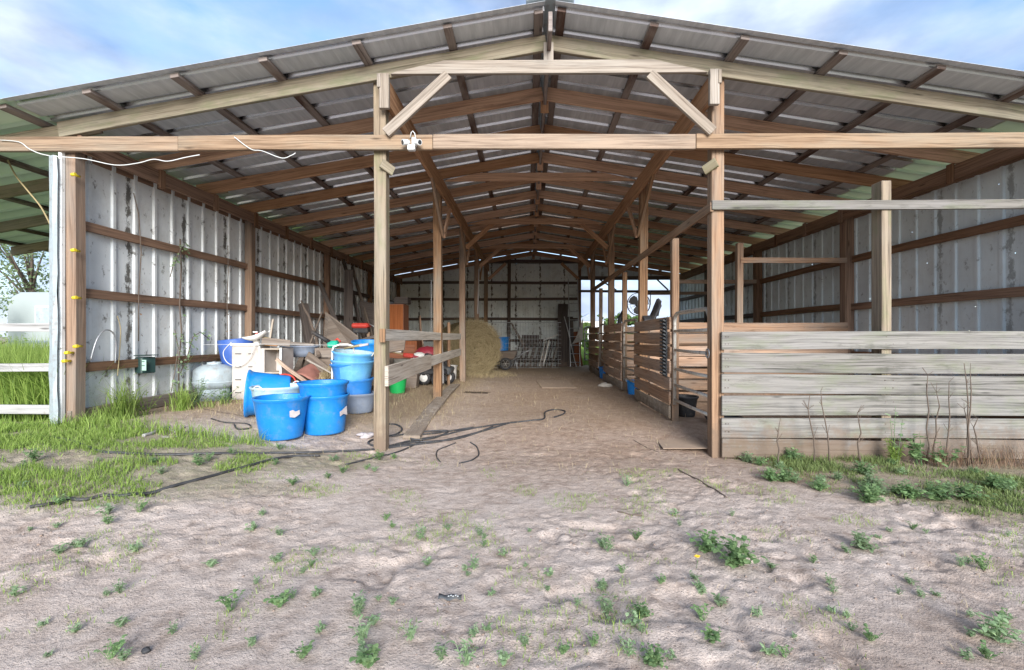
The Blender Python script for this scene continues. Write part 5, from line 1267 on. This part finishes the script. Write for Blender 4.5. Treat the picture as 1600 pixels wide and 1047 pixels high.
# crumbs of trodden earth
rs = np.random.RandomState(50); n = 5200; x = rs.uniform(-4.2, 5.0, n); y = rs.uniform(1.35, 5.0, n); k = rs.uniform(0, 1, n) < .15 + .85 * sst(fbm(x * .9 + 4, y * 1.1, 2, 55), .36, .5); x = x[k]; y = y[k]; n = len(x)
r_ = .0022 + .007 * rs.uniform(0, 1, n) ** 3; c_ = G3(x, y) + np.stack([0 * r_, 0 * r_, r_ * .2], 1)
oct_ = np.array([[1, 0, 0], [0, 1, 0], [-1, 0, 0], [0, -1, 0], [0, 0, .7], [0, 0, -.7]]); an = rs.uniform(0, 6.28, n)
V = []
for q in oct_:
    jx = q[None] * rs.uniform(.6, 1.35, (n, 1)); V.append(c_ + np.stack([jx[:, 0] * np.cos(an) - jx[:, 1] * np.sin(an), jx[:, 0] * np.sin(an) + jx[:, 1] * np.cos(an), jx[:, 2]], 1) * r_[:, None])
V = np.concatenate(V); I = np.arange(n); F_ = np.concatenate([np.stack([I + a * n, I + b * n, I + c * n], 1) for a, b, c in ((0, 1, 4), (1, 2, 4), (2, 3, 4), (3, 0, 4), (1, 0, 5), (2, 1, 5), (3, 2, 5), (0, 3, 5))])
me = bpy.data.meshes.new('earth_crumbs'); me.vertices.add(len(V)); me.vertices.foreach_set('co', V.ravel()); me.loops.add(F_.size); me.loops.foreach_set('vertex_index', F_.ravel()); me.polygons.add(len(F_)); me.polygons.foreach_set('loop_start', np.arange(0, F_.size, 3)); me.polygons.foreach_set('loop_total', np.full(len(F_), 3)); me.update(calc_edges=True)
M['crumb'] = simple('earth crumbs', (.27, .20, .16), .95, .45, 3); me.materials.append(M['crumb']); o = bpy.data.objects.new('earth_crumbs', me); COL.objects.link(o); tag(o, 'crumbs of brown earth and grit strewn over the sand', 'gravel', kind='stuff')
x, y = scatter(2600, -3.35, -2.5, 6.6, 7.2, lambda a, b: np.ones_like(a), 16)
blades('straw_heap', M['straw'], np.stack([x, y, .34 + .42 * np.exp(-((x + 2.9) ** 2 / .08 + (y - 6.9) ** 2 / .05))], 1), .16, .005, 1.6, 'heap of straw and thin sticks before the wooden crate', cat='straw', seed=17)
x, y = scatter(40000, 1.4, 9, 17.3, 30, lambda a, b: np.ones_like(a) * .8, 18)
blades('field_grass', M['grass'], G3(x, y), .5, .016, .5, 'tall green field grass beyond the rear opening', seed=19)
x, y = scatter(50000, -30, -5.1, 8.5, 28, lambda a, b: np.ones_like(a) * .8, 20)
blades('field_grass', M['grass'], G3(x, y), .55, .02, .5, 'rough field grass stretching toward the white trailer', seed=21)

# ------------------------------------------------------------------ weeds, each a thing
def leafy(mb_v, mb_f, tint, base, d, up, L, W, n=6, fold=.25):
    i0 = len(mb_v); sd = d.cross(up); sd.normalize(); nn = sd.cross(d)
    out = [(0, 0), (.25, .42), (.55, .5), (.85, .30), (1, 0), (.85, -.30), (.55, -.5), (.25, -.42)]
    for (a, b) in out: mb_v.append(tuple(base + d * (a * L) + sd * (b * W) + nn * (abs(b) * W * fold - .25 * L * a * a)))
    mb_f.append(tuple(range(i0, i0 + 8))); tint += [random.random()] * 8
def weed_mesh(name, nst, H, L, W, seed, mat, spread=.8):
    rnd = random.Random(seed); v = []; f = []; ti = []
    for s_ in range(nst):
        az = rnd.uniform(0, 6.28); ln = rnd.uniform(.1, spread); h = H * rnd.uniform(.5, 1.1)
        tip = Vector((math.cos(az) * math.sin(ln) * h, math.sin(az) * math.sin(ln) * h, math.cos(ln) * h))
        w = .0015; i0 = len(v)
        for p in (Vector((0, 0, -.01)), tip):
            for q in range(3): v.append(tuple(p + Vector((math.cos(q * 2.1) * w, math.sin(q * 2.1) * w, 0))))
        for q in range(3): f.append((i0 + q, i0 + (q + 1) % 3, i0 + 3 + (q + 1) % 3, i0 + 3 + q))
        ti += [.3] * 6
        nl = rnd.randint(3, 5)
        for k in range(nl):
            t = 1 - .22 * k * rnd.uniform(.6, 1.1); a2 = rnd.uniform(0, 6.28); el = rnd.uniform(-.1, .7)
            d = Vector((math.cos(a2) * math.cos(el), math.sin(a2) * math.cos(el), math.sin(el)))
            sc_ = rnd.uniform(.55, 1.15)
            leafy(v, f, ti, tip * t, d, Vector((0, 0, 1)), L * sc_, W * sc_)
    me = bpy.data.meshes.new(name); me.from_pydata(v, [], f); me.update(); a = me.attributes.new('tint', 'FLOAT', 'POINT'); a.data.foreach_set('value', ti); me.materials.append(M[mat]); return me
WM = [weed_mesh('weed', 9, .065, .024, .018, 1, 'weed'), weed_mesh('weed', 13, .075, .022, .018, 2, 'clover'), weed_mesh('weed', 8, .05, .026, .010, 3, 'weed'), weed_mesh('weed', 18, .09, .027, .023, 4, 'clover'), weed_mesh('weed', 12, .08, .028, .011, 5, 'weed', .6), weed_mesh('weed', 46, .13, .034, .028, 6, 'clover', 1.25), weed_mesh('weed', 34, .11, .036, .020, 7, 'weed', 1.2)]
def weed(px_, py, sc_, k, label, group=None):
    p = G(px_, py); o = bpy.data.objects.new('weed', WM[k]); COL.objects.link(o); o.location = (p.x, p.y, p.z); o.scale = (sc_, sc_, sc_ * random.uniform(.85, 1.1)); o.rotation_euler = (0, 0, random.uniform(0, 6.28))
    return tag(o, label, 'weed', group)
D_ = 'weeds growing in the bare sand'
for (px_, py, s_, k, l) in (
    (437, 950, .9, 3, 'round-leaved weed left of the blue wrapper, in the lower left sand'), (642, 1000, .75, 4, 'small bright weed just below and left of the blue wrapper'),
    (942, 922, .48, 6, 'bushy grey-green weed right of the blue wrapper'), (1003, 965, .45, 5, 'rounded weed to the lower right of the bushy grey-green one'),
    (1020, 1040, .5, 5, 'tall sprawling weed cut by the bottom edge, right of centre'), (575, 1046, .9, 3, 'weed cut by the bottom edge, left of centre'),
    (172, 1030, .9, 1, 'pale blurred weed at the bottom left beside the dark lump'), (1150, 885, 1.15, 5, 'largest clover-like clump in the right sand'),
    (1105, 862, .9, 5, 'clump touching the left of the largest clover-like clump'), (1085, 905, .8, 2, 'small weed under the yellow flower'),
    (558, 965, .9, 4, 'thin upright weed straight above the bottom-edge weed, left of centre'), (490, 870, .9, 0, 'small weed on its own in the trampled sand below the thick hose'),
    (1560, 1000, .95, 6, 'large blurred weed in the lower right corner'), (1345, 858, 1.0, 6, 'flattened pale weed in the mud at the right'),
    (878, 1025, .6, 1, 'tiny round weed at the bottom, right of the centre line'), (925, 1012, .6, 1, 'tiny weed between the two bottom right weeds'),
    (1113, 1005, .7, 3, 'lone small weed at the lower right, left of the hoof print'), (614, 945, .6, 0, 'grey tiny weed left of the blue wrapper'),
    (740, 890, .8, 4, 'upright weed in the middle of the sand'), (855, 925, .6, 2, 'dull weed with yellowing leaves above the bare middle'),
    (395, 830, 1.0, 0, 'pale weed at the lower edge of the left grass'), (168, 805, 1.3, 0, 'grey-green weed beside the thick hose at the left'),
    (92, 868, 1.1, 0, 'leftmost weed at the edge of the left grass'), (215, 862, 1.2, 2, 'grey weed below the thick hose'),
    (520, 722, 1.5, 2, 'broad weed in the grass left of the coiled hose'), (980, 760, 1.2, 4, 'sprig on the sand in front of the aisle'),
    (1185, 965, .9, 2, 'thin weed at the right, above the hoof print'), (700, 830, .8, 0, 'faint weed in the trampled middle')):
    weed(px_, py, s_, k, l)
rw2 = random.Random(5)
for k in range(105):
    px_ = rw2.uniform(20, 1580); py = rw2.uniform(800, 1040)
    if 700 < px_ < 1050 and py < 830: continue
    weed(px_, py, rw2.uniform(.45, 1.05), rw2.choice([0, 1, 2, 4]), 'tiny green seedling scattered among the footprints in the sand', 'seedlings on the bare sand')
for k in range(22):
    px_ = rw2.uniform(20, 640); py = 700 + rw2.uniform(0, 150) * (1 - px_ / 900)
    weed(px_, py, rw2.uniform(.6, 1.1), rw2.choice([0, 1, 3]), 'low broad-leaved weed mixed into the left grass', 'weeds in the left grass')
for k in range(34):
    px_ = rw2.uniform(1165, 1600); py = rw2.uniform(718, 790)
    weed(px_, py, rw2.uniform(.5, 1.15), rw2.choice([5, 6, 5, 6]), 'leafy weed in the strip under the board fence', 'weeds under the board fence')
# taller plants by the fence
def plant_mesh(name, H, nst, L, W, seed, mat, up=.15, nl=9):
    rnd = random.Random(seed); v = []; f = []; ti = []
    for s_ in range(nst):
        az = rnd.uniform(0, 6.28); ln = rnd.uniform(0, up); h = H * rnd.uniform(.6, 1.1); b = Vector((rnd.uniform(-.05, .05), rnd.uniform(-.03, .03), 0))
        tip = b + Vector((math.cos(az) * math.sin(ln) * h, math.sin(az) * math.sin(ln) * h, math.cos(ln) * h)); w = .0035; i0 = len(v)
        for p, q_w in ((b, w), (tip, w * .4)):
            for q in range(4): v.append(tuple(p + Vector((math.cos(q * 1.57) * q_w, math.sin(q * 1.57) * q_w, 0))))
        for q in range(4): f.append((i0 + q, i0 + (q + 1) % 4, i0 + 4 + (q + 1) % 4, i0 + 4 + q))
        ti += [.2] * 8
        for k in range(nl):
            t = rnd.uniform(.25, 1); a2 = rnd.uniform(0, 6.28); el = rnd.uniform(-.2, .6); d = Vector((math.cos(a2) * math.cos(el), math.sin(a2) * math.cos(el), math.sin(el))); sc_ = rnd.uniform(.5, 1.15)
            leafy(v, f, ti, b + (tip - b) * t, d, Vector((0, 0, 1)), L * sc_, W * sc_)
    me = bpy.data.meshes.new(name); me.from_pydata(v, [], f); me.update(); a = me.attributes.new('tint', 'FLOAT', 'POINT'); a.data.foreach_set('value', ti); me.materials.append(M[mat]); return me
def plant(x, y, me, label, name='plant', cat='plant', sc_=1.0, group=None):
    o = bpy.data.objects.new(name, me); COL.objects.link(o); o.location = (x, y, gz(x, y)); o.scale = (sc_,) * 3; o.rotation_euler = (0, 0, random.uniform(0, 6.28)); return tag(o, label, cat, group)
plant(3.62, 4.60, plant_mesh('p', .62, 3, .05, .035, 21, 'weed', .12, 8), 'tall thin pale green sprig in front of the board fence')
plant(3.62, 4.58, plant_mesh('p', .24, 16, .05, .012, 22, 'grass', .5, 16), 'feathery bright green fern-like plant at the fence foot')
plant(3.85, 4.56, plant_mesh('p', .30, 9, .06, .05, 23, 'clover', .6, 9), 'broad-leaved dark green bush at the foot of the fence')
plant(4.0, 4.50, plant_mesh('p', .24, 7, .06, .05, 24, 'clover', .7, 8), 'lower broad-leaved bush right of the dark one')
plant(4.95, 4.45, plant_mesh('p', .30, 14, .07, .02, 25, 'grass', .6, 12), 'bright leafy plant near the right end of the fence')
dm = MB()
def dry(label, xs, seed):
    rnd = random.Random(seed); mb = MB()
    r_ = None
    for (x, h) in xs:
        y = 4.60 + rnd.uniform(-.08, .08); z = gz(x, y); pts = [(x, y, z)]; xx = x
        for k in range(1, 6): xx += rnd.uniform(-.03, .03); pts.append((xx, y + rnd.uniform(-.01, .01), z + h * k / 5))
        mb.tube(pts, [.009, .008, .007, .006, .005, .003], 6)
        for q in range(5):
            t = rnd.uniform(.3, .95); p = pts[min(5, int(t * 6))]; mb.tube([p, (p[0] + rnd.uniform(-.07, .07), p[1], p[2] + rnd.uniform(.03, .1))], .0025, 4)
    o = mb.build('dry_stalk', M['bark'], at=(xs[0][0], 4.6, 0)); return tag(o, label, 'dry plant', 'dry stalks in front of the board fence')
for k, (x, h, l) in enumerate(((4.22 - .28, .88, 'thick dark dry stalk left of the middle of the fence'), (4.14, .82, 'dark dry stalk leaning right beside the thick one'), (4.42, 1.0, 'tallest reddish dry stalk before the fence'), (4.28, .92, 'slender dry stalk just left of the tallest one'), (2.98, .72, 'lone dry stalk in the left third of the fence'), (2.82, .68, 'thin dry stalk left of the lone one'), (4.08, .70, 'bent dry stalk in the middle of the group'), (4.34, .55, 'short branching dry stalk at the group foot'), (4.5, .45, 'lowest dry stalk at the right of the group'), (2.45, .40, 'short dry stalk near the gate end of the fence'), (3.3, .5, 'slanting dry stalk between the two groups'), (4.95, .42, 'small dry stalk near the right end'))):
    dry(l, [(x, h)], 40 + k)
x, y = scatter(420, 3.9, 4.9, 4.42, 4.72, lambda a, b: np.ones_like(a), 30)
blades('dry_grass', M['dry'], G3(x, y), .24, .003, .7, 'tangle of reddish dry grass at the foot of the stalks', seed=31)
# climbing vines on the left wall, weeds at its foot
def vine(label, pts, seed, nl=40, L=.05, r=.006, mat='weed'):
    rnd = random.Random(seed); r0 = thing('vine', label, 'vine', pts[0]); P = [Vector(p) for p in pts]
    MB().tube(P, r, 6).build('stem', M['bark'], r0); v = []; f = []; ti = []
    for k in range(nl):
        t = rnd.uniform(0, len(P) - 1.001); i = int(t); b = P[i] + (P[i + 1] - P[i]) * (t - i) + Vector((rnd.uniform(0, .06), rnd.uniform(-.06, .06), rnd.uniform(-.05, .05)))
        a2 = rnd.uniform(0, 6.28); d = Vector((abs(math.cos(a2)) * .5, math.sin(a2), rnd.uniform(-.8, .3))).normalized(); s_ = rnd.uniform(.5, 1.2)
        leafy(v, f, ti, b, d, Vector((.6, 0, .8)), L * s_, L * .8 * s_)
    v = [tuple(Vector(q) - r0.location) for q in v]
    me = bpy.data.meshes.new('leaves'); me.from_pydata(v, [], f); a = me.attributes.new('tint', 'FLOAT', 'POINT'); a.data.foreach_set('value', ti); me.materials.append(M[mat]); o = bpy.data.objects.new('leaves', me); COL.objects.link(o); o.parent = r0
wx = WL + .10
vine('green leafy vine hanging from the upper girt on the left wall', [(wx, 6.35, 2.5), (wx + .02, 6.25, 2.40), (wx + .02, 6.15, 2.22), (wx, 6.12, 2.05)], 1, 26, .06)
vine('bare woody vine climbing the left wall with a few leaves low down', [(wx, 6.28, .4), (wx, 6.27, .9), (wx + .02, 6.3, 1.3), (wx, 6.29, 1.7), (wx, 6.32, 2.2), (wx, 6.3, 2.6)], 2, 12, .04, .010)
vine('leafy vine spreading right above the gas tank', [(wx, 6.3, .75), (wx + .03, 6.4, 1.0), (wx + .03, 6.5, 1.25), (wx + .05, 6.62, 1.32), (wx + .05, 6.8, 1.22)], 3, 46, .045)
vine('bramble shoot rising left of the gas tank', [(wx + .15, 5.9, .35), (wx + .12, 6.05, .8), (wx + .05, 6.2, 1.1), (wx + .0, 6.2, 1.35)], 4, 34, .045)
plant(-4.45, 6.15, plant_mesh('p', .40, 26, .05, .035, 51, 'weed', .9, 8), 'bushy weeds heaped left of the gas tank')
plant(-4.2, 6.35, plant_mesh('p', .28, 18, .045, .03, 52, 'clover', 1.0, 8), 'low bushy weeds in front of the gas tank')
plant(-4.55, 5.4, plant_mesh('p', .40, 14, .06, .02, 53, 'grass', .9, 8), 'tall thin-leaved weeds under the dark green box')
for (x, y, h, n, l, s_) in ((-4.55, 5.15, .50, 170, 'arching clump of long grass left of the dark green box', 61), (-4.35, 5.75, .34, 150, 'bright grass tuft right of the dark green box', 62), (-4.6, 5.0, .24, 90, 'small grass tuft by the corner post', 63)):
    rs = np.random.RandomState(s_); xx = x + rs.normal(0, .05, n); yy = y + rs.normal(0, .05, n)
    blades('grass_tuft', M['grass'], G3(xx, yy), h, .007, .8, l, kind=None, cat='grass tuft', seed=s_)
cable('bent_rod', [(wx, 5.0, 1.0), (wx + .02, 5.05, 1.22), (wx + .02, 5.15, 1.33), (wx + .02, 5.25, 1.30), (wx + .01, 5.3, 1.18), (wx, 5.3, .95)], .008, 'steel', 'bent steel rod arched against the left wall near the corner post', 'rod')
cable('cord', [(wx - .02, 5.35, 1.5), (wx, 5.37, 1.35), (wx, 5.36, 1.1), (wx, 5.34, .9), (wx, 5.33, .8)], .005, 'straw', 'thin tan cord dangling on the left wall', 'cord')
vine('thin bare vine stalk on the left wall between the box and the corner post', [(wx, 5.62, 1.2), (wx + .02, 5.6, 1.8), (wx, 5.66, 2.3), (wx + .02, 5.6, 2.75), (wx, 5.55, 3.0)], 7, 5, .03, .006, 'dry')
vine('dead vine creeping up the left wall near the second wall post', [(wx, 7.3, 1.2), (wx + .02, 7.26, 1.8), (wx, 7.32, 2.3), (wx + .02, 7.28, 2.7)], 8, 16, .035, .007, 'dry')
# flower
q = G(1088, 888); fl = thing('yellow_flower', 'single yellow flower on a short stem in the right sand', 'flower', (q.x, q.y, q.z)); fl.scale = (1.7,) * 3
MB().tube([(0, 0, 0), (.004, 0, .02), (.0, -.004, .038)], .001, 5).build('stem', M['weed'], fl, local=True)
pm = MB()
for k in range(5):
    a_ = k * 1.2566; pm.prism([(0, -.003), (.006, -.006), (.011, 0), (.006, .006), (0, .003)], (0, -.004, .038), (math.cos(a_), math.sin(a_) * .6, .35), (-math.sin(a_), math.cos(a_) * .7, .3), (0, 0, 1), .0006)
pm.build('petals', M['petal'], fl, local=True)

# ------------------------------------------------------------------ trees, trailer, far house
def tree(x, y, H, Rr, label, seed, mat='tree', n=2600, leaf=.35, group=None, trunk=.28, sparse=1.0, base=.2):
    rnd = random.Random(seed); rs = np.random.RandomState(seed); r0 = thing('tree', label, 'tree', (x, y, gz(x, y)), group)
    t = MB(); t.tube([(0, 0, -.1), (.1, 0, H * .3), (-.05, .1, H * .6), (0, 0, H * .85)], [Rr * .06 + .05, Rr * .045 + .03, .08, .03], 8)
    cl = []
    for k in range(int(9 + Rr * 3)):
        az = rnd.uniform(0, 6.28); rr = Rr * math.sqrt(rnd.random()) * .8; z = H * rnd.uniform(base + .08, .95); f = 1 - abs((z / H - .55)) * 1.1
        c = (math.cos(az) * rr * max(f, .3), math.sin(az) * rr * max(f, .3), z); cl.append(c)
        t.tube([(0, 0, z * .55), (c[0] * .5, c[1] * .5, z * .8), c], [.06, .04, .015], 5)
    t.build('trunk', M['bark'], r0, local=True)
    C = np.array(cl)[rs.randint(0, len(cl), n)]; d = rs.normal(0, 1, (n, 3)); d /= np.linalg.norm(d, axis=1)[:, None]
    P = C + d * (Rr * .34 * sparse * rs.uniform(.3, 1, n) ** .5)[:, None] * np.array([1, 1, .75]); P[:, 2] = np.maximum(P[:, 2], H * .05)
    a = rs.normal(0, 1, (n, 3)); a /= np.linalg.norm(a, axis=1)[:, None]; b = np.cross(a, rs.normal(0, 1, (n, 3))); b /= np.linalg.norm(b, axis=1)[:, None]
    s = (leaf * rs.uniform(.5, 1.2, n) / 2)[:, None]
    V = np.concatenate([P - a * s, P + b * s * .5, P + a * s, P - b * s * .5]); I = np.arange(n); Fq = np.stack([I, I + n, I + 2 * n, I + 3 * n], 1)
    me = bpy.data.meshes.new('crown'); me.vertices.add(4 * n); me.vertices.foreach_set('co', V.ravel()); me.loops.add(4 * n); me.loops.foreach_set('vertex_index', Fq.ravel()); me.polygons.add(n)
    me.polygons.foreach_set('loop_start', np.arange(0, 4 * n, 4)); me.polygons.foreach_set('loop_total', np.full(n, 4)); me.update(calc_edges=True)
    at = me.attributes.new('tint', 'FLOAT', 'POINT'); tt = np.clip(rs.uniform(0, 1, n) * .6 + .4 * (P[:, 2] / H), 0, 1); at.data.foreach_set('value', np.tile(tt, 4)); me.materials.append(M[mat])
    o = bpy.data.objects.new('crown', me); COL.objects.link(o); o.parent = r0; return r0
PT = ['first', 'second', 'third', 'fourth', 'fifth', 'sixth', 'seventh', 'eighth', 'ninth', 'tenth']
xs_ = [6.5, 9.5, 12, 14.5, 17, 20, 23, 26.5]
for k, x in enumerate(xs_):
    tree(x + random.uniform(-.6, .6), 70 + (k * 7) % 9, random.uniform(3.6, 4.9), 2.6, PT[k] + ' tree from the left in the dark tree line beyond the rear opening', 100 + k, n=1500, leaf=.7, group='tree line beyond the rear opening', base=.0)
tree(2.75, 21.5, 1.7, .7, 'green bush just outside the rear opening at its left edge', 130, 'grass', 2600, .14, base=.0)
tree(5.6, 26.0, 1.1, 1.2, 'lower bush outside the rear opening behind the fan', 131, 'tree', 2200, .16, base=.0)
tree(-24.5, 22.5, 7.0, 3.4, 'airy pale tree standing behind the white trailer', 132, 'treepale', 4200, .2, sparse=1.5)
tree(-16.8, 14.0, 2.3, 1.1, 'low spindly shrub before the white trailer', 133, 'treepale', 500, .12, sparse=1.5)
tree(-34, 40, 8, 4, 'distant pale tree at the far left', 134, 'treepale', 2600, .5)
for k, x in enumerate((-62, -54, -46, -39, -31)): tree(x, 60 + 3 * (k % 3), 6.5, 3.2, PT[k] + ' far tree from the left behind the left field', 140 + k, 'treepale', 1300, .7, group='far trees behind the left field', base=.0)
trl = thing('travel_trailer', 'long white travel trailer parked in the grass left of the barn', 'trailer', (-14, 15.4, gz(-14, 15)))
z0 = .62; H = 2.1; xl, xr = -17.4, -10.2
poly = [(xl + .1, z0), (xr - .1, z0), (xr, z0 + .3), (xr, z0 + H - .4), (xr - .35, z0 + H), (xl + .45, z0 + H), (xl + .15, z0 + H - .14), (xl, z0 + H - .5), (xl, z0 + .3)]
poly = [(a - xl, b) for a, b in poly]
body = MB().prism(poly, (xl, 15.2, 0), (1, 0, 0), (0, 0, 1), (0, 1, 0), 2.3).build('body', M['trailer'], trl, bevel=.06)
for (wx0, ww) in ((-15.9, 1.0), (-13.4, 1.4)):
    wfr = MB().box((wx0, 15.185, 1.95), (ww, .03, .62)).build('window', M['white'], trl, bevel=.01); MB().box((wx0, 15.165, 1.95), (ww - .1, .02, .52)).build('pane', M['tank'], wfr, bevel=.004)
MB().box((-15.45, 15.1, 1.55), (.42, .2, .32)).build('vent_box', M['greytub'], trl, bevel=.01)
MB().box((-13.8, 15.18, 1.05), (7.0, .02, .10)).build('stripe', M['greytub'], trl)
for x in (-14.4, -13.4):
    wl_ = MB().lathe([(.18, -.1), (.3, -.1), (.34, -.06), (.34, .06), (.3, .1), (.18, .1)], 24, c=(x, 15.25, gz(x, 15) + .34), M=Matrix.Rotation(R(90), 3, 'X')).build('wheel', M['black'], trl)
    MB().lathe([(.002, .06), (.18, .08), (.18, -.08), (.002, -.06)], 20, c=(x, 15.25, gz(x, 15) + .34), M=Matrix.Rotation(R(90), 3, 'X')).build('rim', M['whitep'], wl_)
hs = thing('far_house', 'tiny white house far beyond the rear opening', 'house', (6.3, 47, .2))
MB().box((6.2, 47, 1.5), (2.6, 3, 2.4)).build('wall', M['white'], hs); MB().prism([(-1.5, 0), (1.5, 0), (0, .8)], (6.2, 45.4, 2.705), (1, 0, 0), (0, 0, 1), (0, 1, 0), 3.2).build('roof', M['greytub'], hs)
for dx in (-.6, .5): 
    wfr = MB().box((6.2 + dx, 45.48, 1.7), (.7, .04, .8)).build('window', M['white'], hs); MB().box((6.2 + dx, 45.455, 1.7), (.58, .02, .68)).build('pane', M['window'], wfr)
